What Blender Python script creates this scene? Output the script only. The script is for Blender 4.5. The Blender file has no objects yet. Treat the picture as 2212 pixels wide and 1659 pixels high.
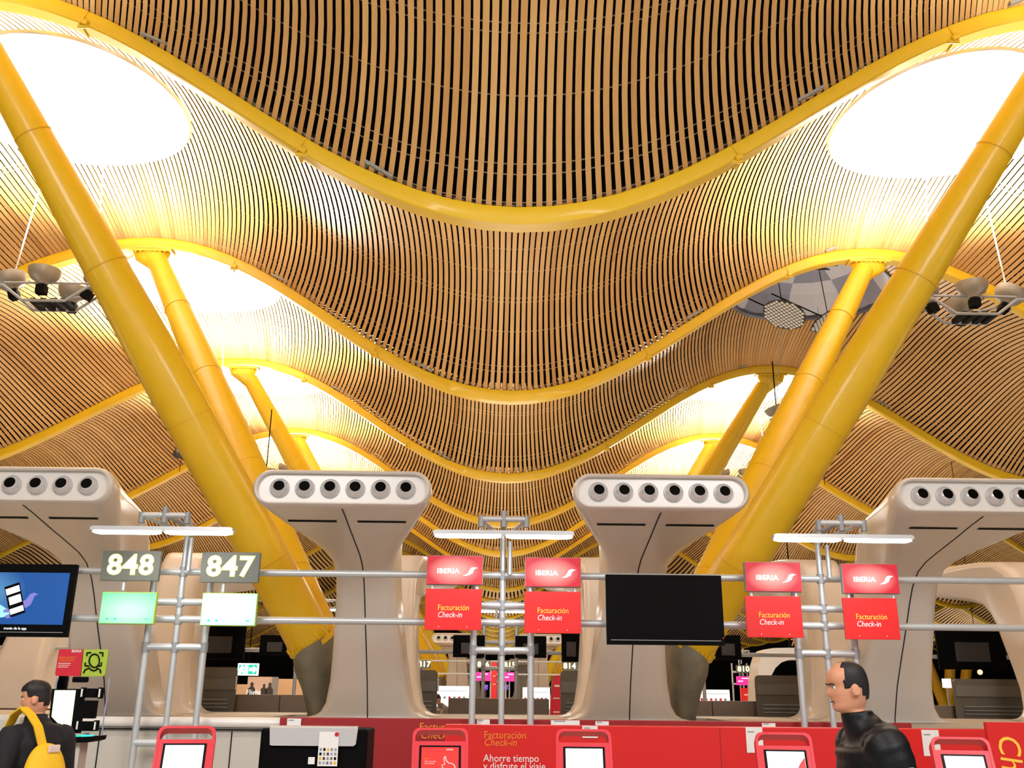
import bpy, bmesh, math, random
from math import pi, sin, cos, radians
from mathutils import Vector, Matrix
random.seed(7)
SC = bpy.context.scene
COL = SC.collection

# ------------------------------------------------------------------ camera
W, H = 2212, 1659
F_, P_, R_, YW, CX = 2054.1, 0.3142, 0.0095, 0.0122, -0.234
EYE = 1.6
fh = Vector((sin(YW), cos(YW), 0)); R0 = Vector((cos(YW), -sin(YW), 0))
FW = fh * cos(P_) + Vector((0, 0, sin(P_))); U0 = R0.cross(FW)
XS = R0 * cos(R_) + U0 * sin(R_); US = -R0 * sin(R_) + U0 * cos(R_)
camd = bpy.data.cameras.new('camera'); cam = bpy.data.objects.new('camera', camd); COL.objects.link(cam)
camd.sensor_width = 36; camd.lens = F_ / W * 36; camd.clip_end = 500; camd.clip_start = .05
M = Matrix((XS, US, -FW)).transposed().to_4x4(); M.translation = Vector((CX, 0, EYE)); cam.matrix_world = M
SC.camera = cam

def at(x, y, Y):
    """the world point that stands at depth Y on the sight line of pixel (x, y)"""
    d = XS * ((x - W / 2) / F_) + FW + US * (-(y - H / 2) / F_)
    return Vector((CX, 0, EYE)) + d * (Y / d.y)

# ------------------------------------------------------------------ world, view
wd = bpy.data.worlds.new('world'); SC.world = wd; wd.use_nodes = True
wd.node_tree.nodes['Background'].inputs[0].default_value = (1.0, .96, .90, 1)
wd.node_tree.nodes['Background'].inputs[1].default_value = .62
SC.view_settings.view_transform = 'Standard'; SC.view_settings.look = 'None'
SC.view_settings.exposure = -0.30; SC.view_settings.gamma = 1.0
SC.view_settings.use_curve_mapping = False

def light(name, kind, loc, power, size=1.0, size_y=None, col=(1, .94, .86), look=None, angle=None, blend=.6):
    l = bpy.data.lights.new(name, kind); l.energy = power; l.color = col
    if kind == 'AREA':
        l.size = size
        if size_y: l.shape = 'RECTANGLE'; l.size_y = size_y
    else: l.shadow_soft_size = size
    if kind == 'SPOT': l.spot_size = angle; l.spot_blend = blend
    o = bpy.data.objects.new(name, l); COL.objects.link(o); o.location = loc
    if look is not None:
        o.rotation_euler = (Vector(look) - Vector(loc)).to_track_quat('-Z', 'Y').to_euler()
    return o
UP = 260; 
# unseen fill lamps, added high up behind the camera to brighten the desks
light('hall_fill', 'AREA', (-6, -3, 9.5), 1300, 5, look=(-3, 13, 2), col=(.98, .98, 1))
light('hall_fill', 'AREA', (6, -3, 9.5), 1300, 5, look=(3, 13, 2), col=(.98, .98, 1))
# unseen up-facing fill lamps, added across the hall to brighten the bamboo soffit
for yy in (-2, 8, 17.5, 26, 35, 44, 53, 62, 74):
    for xx in (-15.5, 0, 15.5):
        light('soffit_fill', 'AREA', (xx, yy, 4.7), (150 if yy < 12 else 230) if xx == 0 else 170, 4.5, look=(xx, yy + .001, 9), col=(1, .93, .84))
for yy in (38, 50, 62, 76):
    for xx in (-31, 31): light('soffit_fill', 'AREA', (xx, yy, 4.7), 260, 5, look=(xx, yy + .001, 9), col=(1, .93, .84))
for yy in (92, 112, 132, 152):
    for xx in (-52, -24, 0, 24, 52): light('soffit_fill', 'AREA', (xx, yy, 4.7), 900, 12, look=(xx, yy + .001, 9), col=(1, .95, .88))
# more unseen fill lamps, added between the rows of desks
for yy in (29, 41, 66):
    for xx in (-9, 0, 9):
        light('hall_fill', 'AREA', (xx, yy, 7.6), 330, 3, look=(xx, yy + .001, 0), col=(1, .94, .86))

# ------------------------------------------------------------------ materials
def lin(c):
    return tuple(((v / 255) / 12.92 if v / 255 <= .04045 else ((v / 255 + .055) / 1.055) ** 2.4) for v in c)
MATS = {}
def mat(name, rgb, rough=.5, metal=0, noise=0, nscale=8, emit=0, ecol=None, bump=0, spec=None, alpha=None, coat=0):
    m = bpy.data.materials.new(name); m.use_nodes = True; MATS[name] = m
    nt = m.node_tree; b = nt.nodes['Principled BSDF']
    c = (*lin(rgb), 1)
    b.inputs['Base Color'].default_value = c
    b.inputs['Roughness'].default_value = rough; b.inputs['Metallic'].default_value = metal
    if spec is not None: b.inputs['Specular IOR Level'].default_value = spec
    if coat: b.inputs['Coat Weight'].default_value = coat; b.inputs['Coat Roughness'].default_value = .15
    if noise or bump:
        tc = nt.nodes.new('ShaderNodeTexCoord'); n = nt.nodes.new('ShaderNodeTexNoise'); n.inputs['Scale'].default_value = nscale
        n.inputs['Detail'].default_value = 5
        nt.links.new(tc.outputs['Object'], n.inputs['Vector'])
        if noise:
            mx = nt.nodes.new('ShaderNodeMix'); mx.data_type = 'RGBA'
            mx.inputs['A'].default_value = tuple(v * (1 - noise) for v in c[:3]) + (1,)
            mx.inputs['B'].default_value = tuple(min(1, v * (1 + noise)) for v in c[:3]) + (1,)
            nt.links.new(n.outputs['Fac'], mx.inputs['Factor']); nt.links.new(mx.outputs['Result'], b.inputs['Base Color'])
        if bump:
            bp = nt.nodes.new('ShaderNodeBump'); bp.inputs['Strength'].default_value = bump; bp.inputs['Distance'].default_value = .02
            nt.links.new(n.outputs['Fac'], bp.inputs['Height']); nt.links.new(bp.outputs['Normal'], b.inputs['Normal'])
    if emit:
        b.inputs['Emission Color'].default_value = (*lin(ecol or rgb), 1); b.inputs['Emission Strength'].default_value = emit
    if alpha is not None: b.inputs['Alpha'].default_value = alpha
    return m
mat('yellow', (224, 183, 12), .48, noise=.05, nscale=3, coat=.3)
mat('yellow_weld', (212, 165, 18), .5)
mat('concrete', (118, 114, 98), .85, noise=.6, nscale=3.2, bump=.6)
mat('shell', (222, 216, 208), .28, noise=.03, nscale=2, coat=.3)
mat('shell_face', (205, 198, 186), .5, noise=.03)
mat('seam', (28, 24, 22), .8)
mat('black', (9, 9, 9), .6, spec=.06)
mat('black_gloss', (5, 5, 5), .35, spec=.1)
mat('silver', (215, 215, 215), .25, metal=.45)
mat('pipe', (196, 200, 200), .38, metal=.35, noise=.08, nscale=30)
mat('joint', (150, 152, 153), .5, metal=.2)
mat('bowl', (150, 142, 128), .45, metal=.3)
mat('dark_metal', (70, 66, 62), .5, metal=.5)
mat('rail', (150, 138, 122), .5)
mat('plenum', (7, 6, 6), .95, spec=.05)
mat('red', (216, 30, 28), .35, noise=.03, nscale=3)
mat('deep_red', (150, 22, 26), .4, noise=.05, nscale=3)  # darker copy of red: carries the recessed back panel's shade, also the counter joint
mat('kiosk_red', (222, 36, 54), .38)
mat('text_yellow', (255, 205, 70), .6)
mat('text_orange', (240, 140, 40), .6)
mat('text_white', (248, 240, 235), .6)
mat('white_card', (235, 235, 230), .6)
mat('lit_white', (255, 255, 250), .5, emit=1.8)
mat('tube', (255, 255, 255), .5, emit=9.0, ecol=(240, 250, 255))
mat('digits', (255, 255, 245), .5, emit=1.6, ecol=(255, 255, 215))
mat('digit_rim', (235, 225, 90), .5, emit=.8, ecol=(240, 230, 90))
mat('sign_face', (92, 94, 84), .4, emit=.04, ecol=(120, 125, 100))
mat('counter_grey', (196, 190, 178), .45, noise=.03, nscale=2)
mat('desk_brown', (122, 110, 98), .5, noise=.06, nscale=6)
mat('shelf_grey', (112, 110, 104), .5)
mat('rim_grey', (98, 101, 112), .35, metal=.3)
mat('screen_back', (100, 96, 86), .55, noise=.04)
mat('floor', (178, 176, 172), .25, noise=.08, nscale=1)
mat('wall', (228, 196, 158), .6, noise=.04, nscale=.6)
mat('lens_white', (234, 236, 246), .45)
mat('lens_grey', (162, 168, 188), .4)
mat('skin', (214, 150, 116), .5, noise=.05, nscale=20)
mat('hair', (22, 16, 18), .6, noise=.3, nscale=60)
mat('jacket', (12, 14, 18), .5, spec=.3, noise=.35, nscale=14, bump=.3)
mat('coat_black', (16, 17, 22), .8, noise=.2, nscale=10)
mat('trousers', (30, 32, 44), .8)
mat('bag_yellow', (236, 186, 24), .7, noise=.12, nscale=10, bump=.4)
mat('lime', (164, 190, 52), .5)
mat('crimson', (200, 22, 44), .45)
mat('magenta', (225, 40, 140), .5, emit=1.0, ecol=(225, 40, 140))
mat('violet', (110, 60, 200), .5, emit=1.2, ecol=(110, 60, 200))
mat('screen_white', (240, 242, 245), .3, emit=.85, ecol=(245, 250, 255))
mat('screen_red', (235, 40, 35), .3, emit=.75, ecol=(225, 30, 32))
mat('screen_lime', (240, 255, 200), .3, emit=1.5, ecol=(236, 252, 196))
mat('glow_teal', (60, 220, 200), .3, emit=1.6, ecol=(50, 225, 200))
mat('exit_green', (20, 190, 160), .4, emit=1.0, ecol=(20, 190, 160))
mat('poster', (226, 200, 186), .6)
mat('warm_lamp', (255, 190, 120), .5, emit=5, ecol=(255, 180, 110))
mat('eye_dark', (40, 26, 20), .3)
mat('brow', (70, 45, 35), .8)

def wood_mat():
    m = bpy.data.materials.new('bamboo'); m.use_nodes = True; nt = m.node_tree; b = nt.nodes['Principled BSDF']
    at_ = nt.nodes.new('ShaderNodeAttribute'); at_.attribute_name = 'tone'; at_.attribute_type = 'GEOMETRY'
    cr = nt.nodes.new('ShaderNodeValToRGB')
    cr.color_ramp.elements[0].position = 0; cr.color_ramp.elements[0].color = (*lin((180, 130, 70)), 1)
    cr.color_ramp.elements[1].position = 1; cr.color_ramp.elements[1].color = (*lin((226, 182, 114)), 1)
    e = cr.color_ramp.elements.new(.3); e.color = (*lin((208, 159, 92)), 1)
    nt.links.new(at_.outputs['Fac'], cr.inputs['Fac']); 
    tc = nt.nodes.new('ShaderNodeTexCoord'); mp = nt.nodes.new('ShaderNodeMapping'); mp.inputs['Scale'].default_value = (30, .8, 1)
    n = nt.nodes.new('ShaderNodeTexNoise'); n.inputs['Scale'].default_value = 2
    nt.links.new(tc.outputs['Object'], mp.inputs['Vector']); nt.links.new(mp.outputs['Vector'], n.inputs['Vector'])
    mx = nt.nodes.new('ShaderNodeMix'); mx.data_type = 'RGBA'; mx.blend_type = 'MULTIPLY'; mx.inputs['Factor'].default_value = .25
    nt.links.new(cr.outputs['Color'], mx.inputs['A']); nt.links.new(n.outputs['Color'], mx.inputs['B'])
    hs = nt.nodes.new('ShaderNodeRGBToBW'); nt.links.new(n.outputs['Color'], hs.inputs['Color']); nt.links.new(hs.outputs['Val'], mx.inputs['B'])
    nt.links.new(mx.outputs['Result'], b.inputs['Base Color']); b.inputs['Roughness'].default_value = .5
    MATS['bamboo'] = m
wood_mat()

def glow_panel(name, edge, mid, strength, cx, cz, rx, rz):
    """a backlit panel: its lamp sits behind the centre and fades to the edges (object space)"""
    m = bpy.data.materials.new(name); m.use_nodes = True; nt = m.node_tree; b = nt.nodes['Principled BSDF']
    tc = nt.nodes.new('ShaderNodeTexCoord'); mp = nt.nodes.new('ShaderNodeMapping')
    mp.inputs['Location'].default_value = (-cx / rx, 0, -cz / rz); mp.inputs['Scale'].default_value = (1 / rx, 0, 1 / rz)
    g = nt.nodes.new('ShaderNodeTexGradient'); g.gradient_type = 'SPHERICAL'
    cr = nt.nodes.new('ShaderNodeValToRGB')
    cr.color_ramp.elements[0].color = (*lin(edge), 1); cr.color_ramp.elements[1].color = (*lin(mid), 1); cr.color_ramp.elements[1].position = .8
    nt.links.new(tc.outputs['Object'], mp.inputs['Vector']); nt.links.new(mp.outputs['Vector'], g.inputs['Vector'])
    nt.links.new(g.outputs['Fac'], cr.inputs['Fac'])
    b.inputs['Base Color'].default_value = (*[v * .4 for v in lin(edge)], 1)
    nt.links.new(cr.outputs['Color'], b.inputs['Emission Color']); b.inputs['Emission Strength'].default_value = strength
    MATS[name] = m
glow_panel('airline_glow', (190, 10, 36), (255, 190, 176), 1.15, -.01, -.01, .35, .20)
glow_panel('green_glow', (110, 235, 160), (240, 255, 252), .95, .02, -.04, .55, .28)
glow_panel('pale_glow', (190, 248, 222), (250, 255, 253), .97, .02, 0, .62, .34)
glow_panel('blue_glow', (0, 84, 165), (110, 180, 228), .8, -.35, .10, .50, .35)

# ------------------------------------------------------------------ mesh helpers
class MB:
    def __init__(s): s.bm = bmesh.new()
    def box(s, c, d, rot=None, bev=0):
        x, y, z = d[0] / 2, d[1] / 2, d[2] / 2
        m = Matrix.Translation(Vector(c)) @ (rot.to_4x4() if rot else Matrix())
        r = bmesh.ops.create_cube(s.bm, size=1, matrix=m @ Matrix.Diagonal((d[0], d[1], d[2], 1)))
        if bev:
            es = set()
            for v in r['verts']: es.update(v.link_edges)
            bmesh.ops.bevel(s.bm, geom=list(es), offset=bev, segments=2, profile=.5, affect='EDGES')
        return s
    def tube(s, pts, r, n=12, cap=True, radii=None):
        pts = [Vector(p) for p in pts]; rings = []
        prev = None
        for i, p in enumerate(pts):
            if i == 0: d = pts[1] - p
            elif i == len(pts) - 1: d = p - pts[i - 1]
            else: d = (pts[i + 1] - p).normalized() + (p - pts[i - 1]).normalized()
            d.normalize()
            if prev is None:
                a = d.orthogonal().normalized()
            else:
                a = prev - d * prev.dot(d); a.normalize()
            prev = a; b_ = d.cross(a); rr = radii[i] if radii else r
            rings.append([s.bm.verts.new(p + (a * cos(2 * pi * k / n) + b_ * sin(2 * pi * k / n)) * rr) for k in range(n)])
        for A, B in zip(rings, rings[1:]):
            for k in range(n): s.bm.faces.new((A[k], A[(k + 1) % n], B[(k + 1) % n], B[k]))
        if cap:
            s.bm.faces.new(rings[0][::-1]); s.bm.faces.new(rings[-1])
        return s
    def loft(s, rings, cap0=True, cap1=True, closed=True):
        R = [[s.bm.verts.new(p) for p in r] for r in rings]; n = len(R[0])
        for A, B in zip(R, R[1:]):
            for k in range(n if closed else n - 1): s.bm.faces.new((A[k], A[(k + 1) % n], B[(k + 1) % n], B[k]))
        if cap0: s.bm.faces.new(R[0][::-1])
        if cap1: s.bm.faces.new(R[-1])
        return s
    def lathe(s, prof, mtx=None, n=24):
        mtx = mtx or Matrix(); R = []
        for r, z in prof:
            R.append([mtx @ Vector((r * cos(2 * pi * k / n), r * sin(2 * pi * k / n), z)) for k in range(n)])
        return s.loft(R, cap0=prof[0][0] > 1e-5, cap1=prof[-1][0] > 1e-5)
    def prism(s, poly, y0, y1, mtx=None):
        mtx = mtx or Matrix()
        A = [s.bm.verts.new(mtx @ Vector((x, y0, z))) for x, z in poly]; B = [s.bm.verts.new(mtx @ Vector((x, y1, z))) for x, z in poly]
        n = len(A); s.bm.faces.new(A); s.bm.faces.new(B[::-1])
        for k in range(n): s.bm.faces.new((A[k], B[k], B[(k + 1) % n], A[(k + 1) % n]))
        return s
    def quad(s, *p):
        s.bm.faces.new([s.bm.verts.new(q) for q in p]); return s
    def sphere(s, c, r, sc=(1, 1, 1), seg=20):
        bmesh.ops.create_uvsphere(s.bm, u_segments=seg, v_segments=seg // 2, radius=r, matrix=Matrix.Translation(Vector(c)) @ Matrix.Diagonal((*sc, 1))); return s
    def build(s, name, m, parent=None, smooth=False, loc=None):
        bmesh.ops.recalc_face_normals(s.bm, faces=s.bm.faces)
        me = bpy.data.meshes.new(name); s.bm.to_mesh(me); s.bm.free()
        o = bpy.data.objects.new(name, me); COL.objects.link(o)
        me.materials.append(MATS[m] if isinstance(m, str) else m)
        if smooth:
            for p in me.polygons: p.use_smooth = True
            if smooth != 'all': 
                me.set_sharp_from_angle(angle=radians(40))
        if parent: o.parent = parent
        if loc is not None: o.location = loc
        return o

def empty(name, loc=(0, 0, 0), rz=0):
    o = bpy.data.objects.new(name, None); COL.objects.link(o); o.location = loc; o.rotation_euler = (0, 0, rz); o.empty_display_size = .1; return o
def tag(o, label, cat, group=None, kind=None):
    o['label'] = label; o['category'] = cat
    if group: o['group'] = group
    if kind: o['kind'] = kind
    return o
def struct(o): o['kind'] = 'structure'; return o
def copy_tree(o, parent=None):
    c = o.copy(); COL.objects.link(c); c.parent = parent
    for ch in list(o.children): copy_tree(ch, c)
    return c
def dup(o, loc, label, rz=None):
    c = copy_tree(o); c.location = loc
    if rz is not None: c.rotation_euler.z = rz
    c['label'] = label; return c
def text(s, name, size, loc, m, parent=None, shear=0, bold=0, align='CENTER', rot=(pi / 2, 0, 0), depth=.002, space=1.0, sx=1.0, res=3):
    cu = bpy.data.curves.new(name, 'FONT'); cu.body = s; cu.size = size; cu.align_x = align; cu.align_y = 'CENTER'
    cu.extrude = depth; cu.offset = bold; cu.shear = shear; cu.space_character = space; cu.resolution_u = res
    t = bpy.data.objects.new(name, cu); COL.objects.link(t)
    bpy.context.view_layer.update()
    dg = bpy.context.evaluated_depsgraph_get()
    me = bpy.data.meshes.new_from_object(t.evaluated_get(dg)); bpy.data.objects.remove(t); bpy.data.curves.remove(cu)
    o = bpy.data.objects.new(name, me); COL.objects.link(o); me.materials.clear(); me.materials.append(MATS[m])
    o.location = loc; o.rotation_euler = rot; o.scale = (sx, 1, 1)
    if parent: o.parent = parent
    return o

# ------------------------------------------------------------------ roof
Y0, BAY = 12.762, 9.0
ZT, ZP = 6.583 + EYE, 10.471 + EYE
def beamz(x):
    if abs(x) <= 9: ph = pi * x / 9
    else: ph = pi * (1 + (abs(x) - 9) / (10.3 if x < 0 else 9.0))
    return (ZT + ZP) / 2 - (ZP - ZT) / 2 * cos(ph)
def arch(t): return 1 - abs(2 * t - 1) ** 2.1
def surf(x, t): return beamz(x) + .20 + (1.30 + .40 * (1 + cos(pi * x / 9)) / 2) * arch(t)
def skx(x): return -9.25 if x < 0 else 9.05
PITCH, SLW = .118, .087
SKYR = 2.28
def slat_x(u, t): return u + abs(2 * t - 1) ** 2.6 * .85 * sin(pi * u / 9 if abs(u) <= 9 or u > 0 else pi * (1 + (abs(u) - 9) / 10.3) * (-1))

def make_bay(k):
    ya = Y0 + BAY * k; yc = ya + 4.5; zc = .951 * (ya + 9) + 3
    xr = min(70, max(13.5, .60 * zc + 3)); pm_ = 1 if k < 6 else 2; n = int(xr / PITCH / pm_)
    nseg = 20 if k <= 2 else (14 if k <= 4 else (8 if k < 8 else 5))
    bm = bmesh.new(); lay = bm.loops.layers.float.new('tone'); rnd = random.Random(100 + k)
    root = struct(empty('ceiling', (0, yc, 0)))
    for i in range(-n, n + 1):
        u = i * PITCH * pm_; ts = [.012 + .976 * j / nseg for j in range(nseg + 1)]
        # split by the round skylight opening
        segs = [[ts[0], []]]; 
        xm = slat_x(u, .5); du = abs(xm - skx(xm))
        if du < SKYR:
            h = math.sqrt(SKYR ** 2 - du ** 2) / BAY
            t0, t1 = .5 - h, .5 + h
            runs = [[t for t in ts if t < t0 - .004] + [t0], [t1] + [t for t in ts if t > t1 + .004]]
        else: runs = [ts]
        base = min(1, max(0, rnd.gauss(.55, .15)))
        cuts = sorted(rnd.uniform(0, 1) for _ in range(2)); tones = [min(1, max(0, base + rnd.gauss(0, .10))) for _ in range(3)]
        wd_ = pm_ * SLW * rnd.uniform(.96, 1.03)
        for run in runs:
            if len(run) < 2: continue
            pv = None
            for t in run:
                x = slat_x(u, t); z = surf(x, t); dz = (beamz(x + .05) - beamz(x - .05)) / .1
                nx = wd_ / 2 * (1 / (1 + dz * dz)) ** .4
                y = t * BAY - 4.5
                a = bm.verts.new((x - nx, y, z - nx * dz)); b = bm.verts.new((x + nx, y, z + nx * dz))
                c = bm.verts.new((x - nx, y, z - nx * dz + .016)); d = bm.verts.new((x + nx, y, z + nx * dz + .016))
                if pv:
                    A, B, C, D, pt = pv; tm = (t + pt) / 2; tone = tones[0 if tm < cuts[0] else (1 if tm < cuts[1] else 2)]
                    fs = [bm.faces.new((A, B, b, a))]
                    if k <= 4: fs += [bm.faces.new((C, A, a, c)), bm.faces.new((B, D, d, b))]
                    for f in fs:
                        for l in f.loops: l[lay] = tone
                pv = (a, b, c, d, t)
    me = bpy.data.meshes.new('soffit_slats'); bm.to_mesh(me); bm.free(); me.materials.append(MATS['bamboo'])
    o = bpy.data.objects.new('soffit_slats', me); COL.objects.link(o); o.parent = root
    # dark roof deck above the slats, open at the skylights
    mb = MB(); nx_, ny_ = 288, 24; V = {}
    def inside(x, y): return (x - skx(x)) ** 2 + y ** 2 < (SKYR + .02) ** 2
    xs = [-72 + 144 * i / nx_ for i in range(nx_ + 1)]; xs = sorted(xs)
    for i in range(nx_ + 1):
        for j in range(ny_ + 1):
            t = j / ny_; x = xs[i]; y = t * 9 - 4.5
            # pull grid points near the opening onto its edge
            dx = x - skx(x); r = math.hypot(dx, y)
            if r < SKYR + .55 and r > SKYR - .3:
                sc = (SKYR + .05) / r; x2 = skx(x) + dx * sc; y2 = y * sc; x, y = x2, y2
            t = (y + 4.5) / 9
            V[i, j] = (mb.bm.verts.new((x, y, surf(x, min(1, max(0, t))) + .30)), inside(xs[i], (j / ny_) * 9 - 4.5) and r <= SKYR - .3)
    for i in range(nx_):
        for j in range(ny_):
            q = [V[i, j], V[i + 1, j], V[i + 1, j + 1], V[i, j + 1]]
            if any(v[1] for v in q): continue
            cxm = sum(v[0].co.x for v in q) / 4; cxm -= skx(cxm); cym = sum(v[0].co.y for v in q) / 4
            if math.hypot(cxm, cym) < SKYR: continue
            try: mb.bm.faces.new([v[0] for v in q])
            except ValueError: pass
    mb.build('roof_deck', 'plenum', root)
    # light fixing battens behind the slats
    if k <= 5:
        mb = MB(); tl = [.03, .10, .115, .21, .31, .41, .425, .52, .62, .72, .735, .83, .93, .945, .985]
        for t in tl:
            prev = None; x = -xr
            while x <= xr:
                dx = x - skx(x)
                y = t * 9 - 4.5
                if math.hypot(dx, y) < SKYR + .05: prev = None; x += .25; continue
                z = surf(x, t) + .045; p = (x, y, z)
                if prev:
                    a, b = Vector(prev), Vector(p); w = Vector((0, .008, 0)); h_ = Vector((0, 0, .014))
                    mb.quad(a - w, b - w, b + w, a + w); mb.quad(a - w, b - w, b - w + h_, a - w + h_)
                prev = p; x += .25
        mb.build('batten', 'rail', root)
    return root
for k in range(-2, 17): make_bay(k)

ORD = {-2: 'overhead', -1: 'overhead', 0: 'nearest and biggest', 1: 'second nearest', 2: 'third nearest', 3: 'fourth nearest', 4: 'fifth nearest', 5: 'sixth nearest', 6: 'seventh nearest', 7: 'eighth nearest', 8: 'ninth nearest', 9: 'tenth nearest', 10: 'eleventh nearest', 11: 'twelfth nearest', 12: 'sixth farthest', 13: 'fifth farthest', 14: 'fourth farthest', 15: 'third farthest', 16: 'second farthest', 17: 'farthest'}
def make_beam(k):
    y = Y0 + BAY * k; xr = 30 if k < 3 else 70
    if k < 0: return
    root = tag(empty('roof_beam', (0, y, 0)), f'{ORD[k]} wavy yellow steel beam under the bamboo ceiling', 'roof beam', 'wavy yellow roof beams')
    n = 120 if k < 3 else 280; rings = []
    for i in range(n + 1):
        x = -xr + 2 * xr * i / n; z = beamz(x)
        sec = [(-.16, .27), (-.17, .22), (-.15, .02), (-.13, 0), (.13, 0), (.15, .02), (.17, .22), (.16, .27)]
        rings.append([(x, a, z + b) for a, b in sec])
    MB().loft(rings).build('beam_body', 'yellow', root, smooth=True)
    if k <= 2:
        for x in (-6.9, -3.3, 3.3, 6.9, -11.5, 11.5):
            z = beamz(x); dz = (beamz(x + .05) - beamz(x - .05)) / .1; a = math.atan(dz)
            r = Matrix.Rotation(-a, 3, 'Y')
            MB().box((x, 0, z + .11), (.025, .36, .26), r).box((x + .03, -.16, z + .02), (.12, .10, .09), r, .02).tube([(x - .08, -.13, z - .03), (x + .1, -.13, z - .03)], .03, 8).build('splice_bracket', 'yellow', root)
            MB().box((x + 1.2, -.22, z + (beamz(x + 1.2) - z) + .34), (.5, .06, .04), r).build('grey_clip', 'joint', root)
for k in range(0, 18): make_beam(k)

# ------------------------------------------------------------------ struts and concrete feet
DEPTHW = ['nearest', 'second', 'third', 'fourth']
def strut(side, base, top, label, r0=.395, r1=.245):
    b, t = Vector(base), Vector(top); root = tag(empty('roof_strut', b), label, 'roof strut', 'slanting yellow roof struts')
    L = t - b; pts, rad = [], []
    for i in range(25):
        f = i / 24; pts.append(L * f * .965)
        rad.append(r0 if f < .45 else r0 + (r1 - r0) * ((f - .45) / .55) ** 1.1)
    MB().tube(pts, 1, 40, radii=rad).build('tube', 'yellow', root, smooth=True)
    d = L.normalized()
    for f in (.13, .36, .60, .80):
        r = r0 if f < .45 else r0 + (r1 - r0) * ((f - .45) / .55) ** 1.1
        MB().tube([L * f, L * f + d * .018], r + .004, 40).build('weld_seam', 'yellow_weld', root, smooth=True)
    # bolted foot flange with gussets
    mb = MB(); mb.tube([d * -.05, d * .03], r0 + .035, 40)
    a = d.orthogonal().normalized(); c = d.cross(a)
    for i in range(14):
        g = 2 * pi * i / 14; n = a * cos(g) + c * sin(g)
        q = n.cross(d).normalized() * .012
        p0 = n * (r0 - .01) + d * .03; p1 = n * (r0 + .03) + d * .03; p2 = n * (r0 - .01) + d * .22
        mb.loft([[p0 - q, p1 - q, p2 - q], [p0 + q, p1 + q, p2 + q]])
        bp = n * (r0 + .018) + d * .03 + q * 6; mb.tube([bp, bp + d * .05], .022, 6)
    mb.build('foot_flange', 'yellow', root)
    # fan shaped head bracket under the beam
    mb = MB(); e = L; 
    secs = []
    for f, hw, hy in ((-1.1, r1 * .95, r1 * .9), (-.6, r1 * 1.05, r1 * .8), (-.28, .40, .16), (-.10, .46, .15)):
        cpt = e + (d * f if f < -.3 else Vector((-.5 * side * 0, 0, f)))
        ax = Vector((1, 0, 0)) if f > -.3 else Vector((-d.z, 0, d.x)).normalized() * (-1 if d.z > 0 else 1)
        ax = Vector((abs(ax.x), 0, ax.z if ax.x > 0 else -ax.z))
        secs.append([cpt + ax * hw * cos(2 * pi * i / 20) + Vector((0, 1, 0)) * hy * sin(2 * pi * i / 20) for i in range(20)])
    mb.loft(secs)
    mb.box(e + Vector((0, 0, -.06)), (1.05, .34, .06)); 
    for i in range(7): mb.tube([e + Vector((-.36 + .12 * i, -.15, -.09)), e + Vector((-.36 + .12 * i, -.15, -.14))], .022, 6)
    mb.build('head_bracket', 'yellow', root, smooth=True)
    return root
def foot(side, y, label):
    fx = 3.2 if side < 0 else 2.92; of = (3.36 if side < 0 else 3.04) - fx
    root = tag(empty('concrete_pier', (side * fx, y, 0)), label, 'concrete pier', 'tapered concrete piers')
    d = Vector((side * .545, 0, .84)).normalized(); ax = Vector((d.z, 0, -d.x)); 
    rings = []
    for f, cx_, cz, hx, hy in ((0, 0, 0, .20, .42), (.3, 0, .9, .22, .5), (.6, .0, 1.3, .25, .55), (.85, side * of * .35, 1.75, .32, .75), (1, side * of * .8, 2.14, .425, .86), (1.1, side * of, 2.32, .435, .875)):
        k = min(1, f) ** 1.5; a = (Vector((1, 0, 0)) * (1 - k) + ax * k).normalized()
        rings.append([Vector((cx_, 0, cz)) + a * hx * math.copysign(abs(cos(g)) ** .8, cos(g)) + Vector((0, 1, 0)) * hy * math.copysign(abs(sin(g)) ** .8, sin(g)) for g in [2 * pi * i / 32 for i in range(32)]])
    MB().loft(rings).build('pier_body', 'concrete', root, smooth=True)
SIDE = {-1: 'left', 1: 'right'}
for j in range(4):
    yc = Y0 + 4.5 + 18 * j
    for s in (-1, 1):
        bx = -3.40 if s < 0 else 3.08
        foot(s, yc, f'{DEPTHW[j]} grey concrete pier carrying yellow struts on the {SIDE[s]}')
        for w, dy, yb in ((0, -.44, Y0 + 18 * j), (1, .44, Y0 + 9 + 18 * j)):
            n = 2 * j + w + 1
            strut(s, (bx, yc + dy, 2.40), (s * 9, yb, ZP), f'{["nearest","second","third","fourth","fifth","sixth","seventh","eighth"][n-1]} slanting yellow tube strut on the {SIDE[s]} of the hall')

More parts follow.
